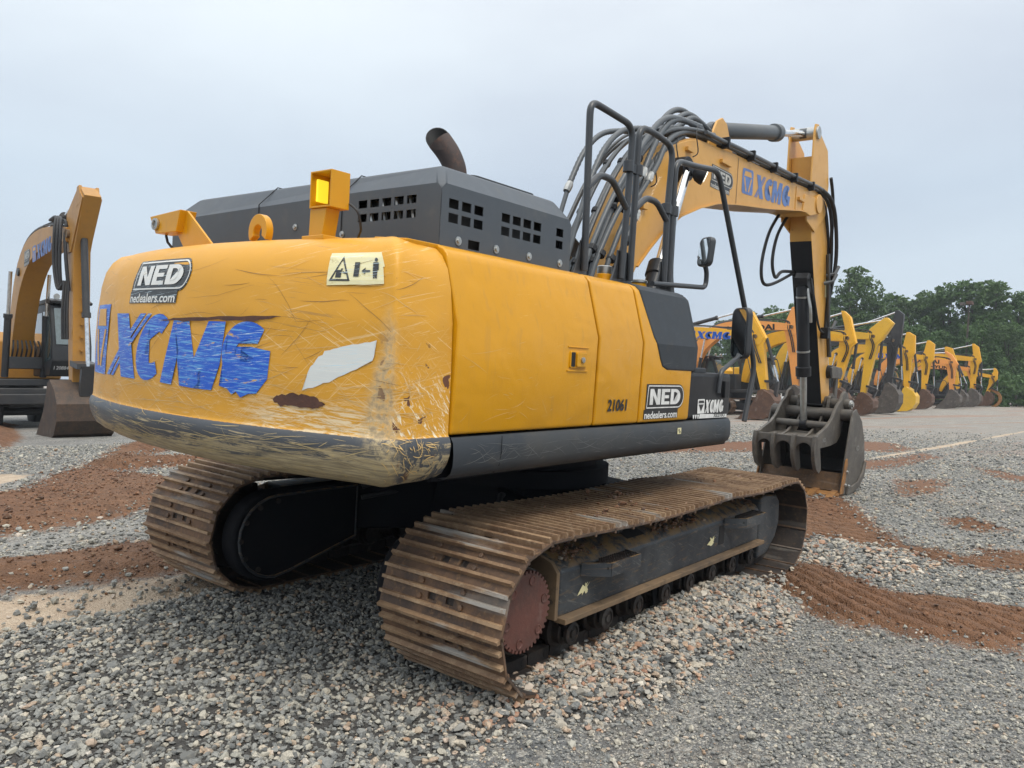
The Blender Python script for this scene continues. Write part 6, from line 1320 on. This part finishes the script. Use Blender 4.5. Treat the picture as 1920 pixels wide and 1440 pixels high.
def leaves(name, blobs, per, size, mat, parent, seed, k=3.0):
    rg_ = np.random.default_rng(seed); C_, R_, N_ = [], [], []
    for (cx, cy, cz, r_) in blobs:
        n = int(per*(r_/1.2)**2); d = rg_.normal(size=(n, 3)); d /= np.linalg.norm(d, axis=1)[:, None]
        d[:, 2] = np.where(d[:, 2] < -.35, -d[:, 2]*.6, d[:, 2]); rad = r_*(1-np.abs(rg_.normal(0, .20, n))).clip(.25, 1.1)
        # small sub-clumps: pull points towards random tufts on the blob
        tn = max(6, int(n/16)); tu = rg_.normal(size=(tn, 3)); tu /= np.linalg.norm(tu, axis=1)[:, None]; pick = tu[rg_.integers(0, tn, n)]; d = d*.30+pick*.70; d /= np.linalg.norm(d, axis=1)[:, None]
        C_.append(np.array([cx, cy, cz])+d*rad[:, None]*np.array([1, 1, .8])); N_.append(d*.5+rg_.normal(0, .75, (n, 3))+np.array([0, 0, .35]))
    C_ = np.concatenate(C_); N_ = np.concatenate(N_); N_ /= np.linalg.norm(N_, axis=1)[:, None]; n = len(C_)
    a = np.cross(N_, rg_.normal(size=(n, 3))); a /= np.linalg.norm(a, axis=1)[:, None]; b = np.cross(N_, a); s = size*rg_.uniform(.6, 1.3, n)[:, None]
    V = np.stack([C_-a*s*.5, C_+b*s*.38+N_*s*.05, C_+a*s*.55, C_-b*s*.34-N_*s*.1], 1).reshape(-1, 3); F = np.arange(4*n).reshape(n, 4)
    return mesh_np(name, V, F, mat, parent, attrs={'rnd': ('FACE', np.stack([rg_.uniform(0, 1, n), rg_.uniform(0, 1, n)**2, rg_.uniform(0, 1, n)], -1))}, smooth=False)
def make_tree(seed, H_, Wd, low=.12):
    rr = random.Random(seed); root = empty('broadleaf_tree'); tr = MB()
    tr.tube([(0, 0, -.3), (.05, .05, H_*.25), (.2*rr.uniform(-1, 1), .1, H_*.5), (.1, -.1, H_*.78)], [.34, .26, .17, .06], 8, smooth=3)
    blobs = []
    nb_ = 26
    for i in range(nb_):
        t = (i+.5)/nb_; z = H_*(low+(.97-low)*t); w_ = Wd*math.sin(math.pi*min(1, .20+t*.78))**.6*rr.uniform(.45, 1.0); a = i*2.4+rr.uniform(-.5, .5)
        rad = rr.uniform(.9, 1.75)*(1.15-.35*t); blobs.append((math.cos(a)*w_*.72, math.sin(a)*w_*.72, z, rad))
        if i % 4 == 0: tr.tube([(0, 0, z*.62), (math.cos(a)*w_*.3, math.sin(a)*w_*.3, z*.82), (math.cos(a)*w_*.62, math.sin(a)*w_*.62, z)], [.11, .07, .03], 6)
    for i in range(7): blobs.append((rr.uniform(-.4, .4)*Wd, rr.uniform(-.4, .4)*Wd, H_*rr.uniform(.25, .95), rr.uniform(1.0, 1.8)))
    tr.build('trunk', 'bark', root, smooth=60); leaves('crown', blobs, 260, .33, 'leaf', root, seed); return root
def copy_tree(o, loc, rz, s, label, group=None, nm=None):
    r_ = o.copy(); COL.objects.link(r_); r_.location = loc; r_.rotation_euler = (0, 0, rz); r_.scale = s
    r_['label'] = label
    for ch in o.children:
        c = ch.copy(); COL.objects.link(c); c.parent = r_
    return r_
kinds = [make_tree(s, h, w_) for s, h, w_ in ((1, 14.5, 5.0), (2, 13.0, 5.6), (3, 15.5, 4.6), (4, 12.0, 5.2))]
# (image column, row of the crown top, distance) measured in the photograph, turned into places in the yard's own coordinates
TREES = [(1432, 584, 95, 'bushy far tree left of the big arm beside the orange arm'), (1470, 572, 90, 'dense tree just left of the big machine\'s arm, partly behind it'), (1535, 548, 90, 'dense tree hidden mostly by the yellow cheek of the big arm'), (1310, 620, 122, 'faint far tree just showing over the front corner of the dark cover'), (1385, 600, 100, 'low far tree above the nearest parked boom'), (1345, 600, 120, 'small pale far tree just right of the dark toolbox'), (1425, 580, 106, 'far tree between the bent rail and the orange boom'), (1365, 592, 118, 'pale distant tree, the leftmost seen beyond the nearest parked arm'), (1402, 574, 112, 'round topped distant tree between the bent rail and the big machine\'s arm'), (1452, 566, 104, 'tree whose crown shows just left of the big machine\'s arm'), (1500, 556, 96, 'tree mostly hidden behind the big machine\'s arm'),
 (1560, 545, 92, 'tree standing directly right of the big machine\'s arm, behind the tallest crown'), (1592, 490, 88, 'tallest pointed tree right beside the big machine\'s arm'), (1640, 548, 90, 'low rounded tree right of the tallest one'), (1675, 541, 93, 'broad tree behind the black arm'), (1712, 546, 88, 'dark tree above the row\'s middle arms'), (1745, 535, 92, 'tree just left of the lamp pole\'s neighbour'),
 (1778, 522, 86, 'tall dense tree left of the lamp pole'), (1820, 516, 84, 'tallest broad tree right behind the lamp pole'), (1862, 518, 82, 'leafy tree covered in creeper right of the lamp pole'), (1902, 535, 80, 'tree at the right edge above the vine bank'), (1945, 540, 82, 'tree partly cut by the right edge'),
 (1618, 600, 82, 'small tree low behind the lemon yellow arm'), (1700, 600, 82, 'low bushy tree behind the yellow bucket machine'), (1765, 610, 79, 'short tree low in front of the wood, behind the far arms'), (1835, 590, 77, 'young tree at the foot of the wood by the pole'), (1890, 600, 76, 'young tree rising from the vine bank')]
rr = random.Random(9)
def pix(px, d): 
    v = F_*d+R0*((px-960)/1500*d); return CAM_LOC[0]+v.x, CAM_LOC[1]+v.y
for i, (px, top, d, lab) in enumerate(TREES):
    x, y = pix(px, d); hor = 720+(px-960)*.0125; H_ = (hor-top)/1500*d+1.5; k = kinds[i % 4]; base_H = (14.5, 13.0, 15.5, 12.0)[i % 4]*1.03; s = H_/base_H; sxy = max(s, .62)*rr.uniform(.9, 1.15)
    if i < 4: k.location = (x, y, -.3); k.rotation_euler = (0, 0, rr.uniform(0, 6)); k.scale = (sxy, sxy, s); tag(k, lab, 'tree', 'trees of the wood behind the yard')
    else:
        c = copy_tree(k, (x, y, -.3), rr.uniform(0, 6), (sxy, sxy, s), lab)
# undergrowth
def make_bush(seed, w_, h_):
    rr = random.Random(seed); root = empty('vine_covered_bush'); bl = [(rr.uniform(-1, 1)*w_, rr.uniform(-.6, .6)*w_, h_*rr.uniform(.1, .75), rr.uniform(.5, 1.0)) for _ in range(16)]
    MB().tube([(0, 0, -.2), (.1, 0, h_*.5), (.1, .1, h_*.8)], [.06, .04, .02], 6).build('stem', 'bark', root); leaves('foliage', bl, 170, .24, 'kudzu', root, seed); return root
bk = [make_bush(21, 2.6, 2.2), make_bush(22, 3.0, 1.6)]
BU_ = [(1905, 72, 1.5, 'bright green vine bush at the right edge, lowest and nearest'), (1870, 75, 1.3, 'vine bush just right of the rusty curved grab'), (1935, 71, 1.6, 'vine bush cut by the right edge'), (1888, 78, 2.0, 'taller vine mound behind the bush by the curved grab'), (1850, 80, 1.5, 'vine bush seen through the curved grab'), (1820, 80, 1.2, 'low bush under the far arms near the pole'), (1790, 80, 1.2, 'low bush behind the flat greyish bucket'), (1760, 80, 1.1, 'low bush between the far buckets'), (1915, 80, 2.3, 'tall vine mound climbing the edge of the wood')]
for i, (px, d, s, lab) in enumerate(BU_):
    x, y = pix(px, d); k = bk[i % 2]
    if i < 2: k.location = (x, y, -.3); k.rotation_euler = (0, 0, i*2.0); k.scale = (s, s, s); tag(k, lab, 'bush', 'vine bushes at the edge of the wood')
    else: copy_tree(k, (x, y, -.3), i*1.7, (s, s, s), lab)
pl = empty('light_pole', (*pix(1808, 76), -.3)); tag(pl, 'tall thin brown lamp pole standing behind the far arms before the wood', 'lamp pole')
MB().tube([(0, 0, 0), (.05, -.1, 4.5), (.35, -.28, 9.9)], [.13, .11, .07], 10).build('pole', 'bark', pl)
lh = MB().box(-.5, .65, -.62, -.14, 9.85, 10.15).build('lamp_head', 'bgbucket', pl, .03); MB().box(.2, .75, .1, .5, 9.85, 10.12).build('lamp_head', 'bgbucketgrey', pl, .03)
# ================================================================= damp air over the yard
hz = MB().box(-60, 190, -140, 160, -4, 40).build('haze', 'dark', None); hz.data.materials.clear()
hm_ = bpy.data.materials.new('damp_air'); hm_.use_nodes = True; t_ = hm_.node_tree; t_.nodes.clear()
o_ = t_.nodes.new('ShaderNodeOutputMaterial'); v_ = t_.nodes.new('ShaderNodeVolumePrincipled'); v_.inputs['Color'].default_value = (.85, .92, 1.0, 1); v_.inputs['Density'].default_value = .0007; v_.inputs['Anisotropy'].default_value = .2
t_.links.new(v_.outputs[0], o_.inputs['Volume']); hz.data.materials.append(hm_); tag(hz, kind='stuff', label='thin damp haze over the whole yard')
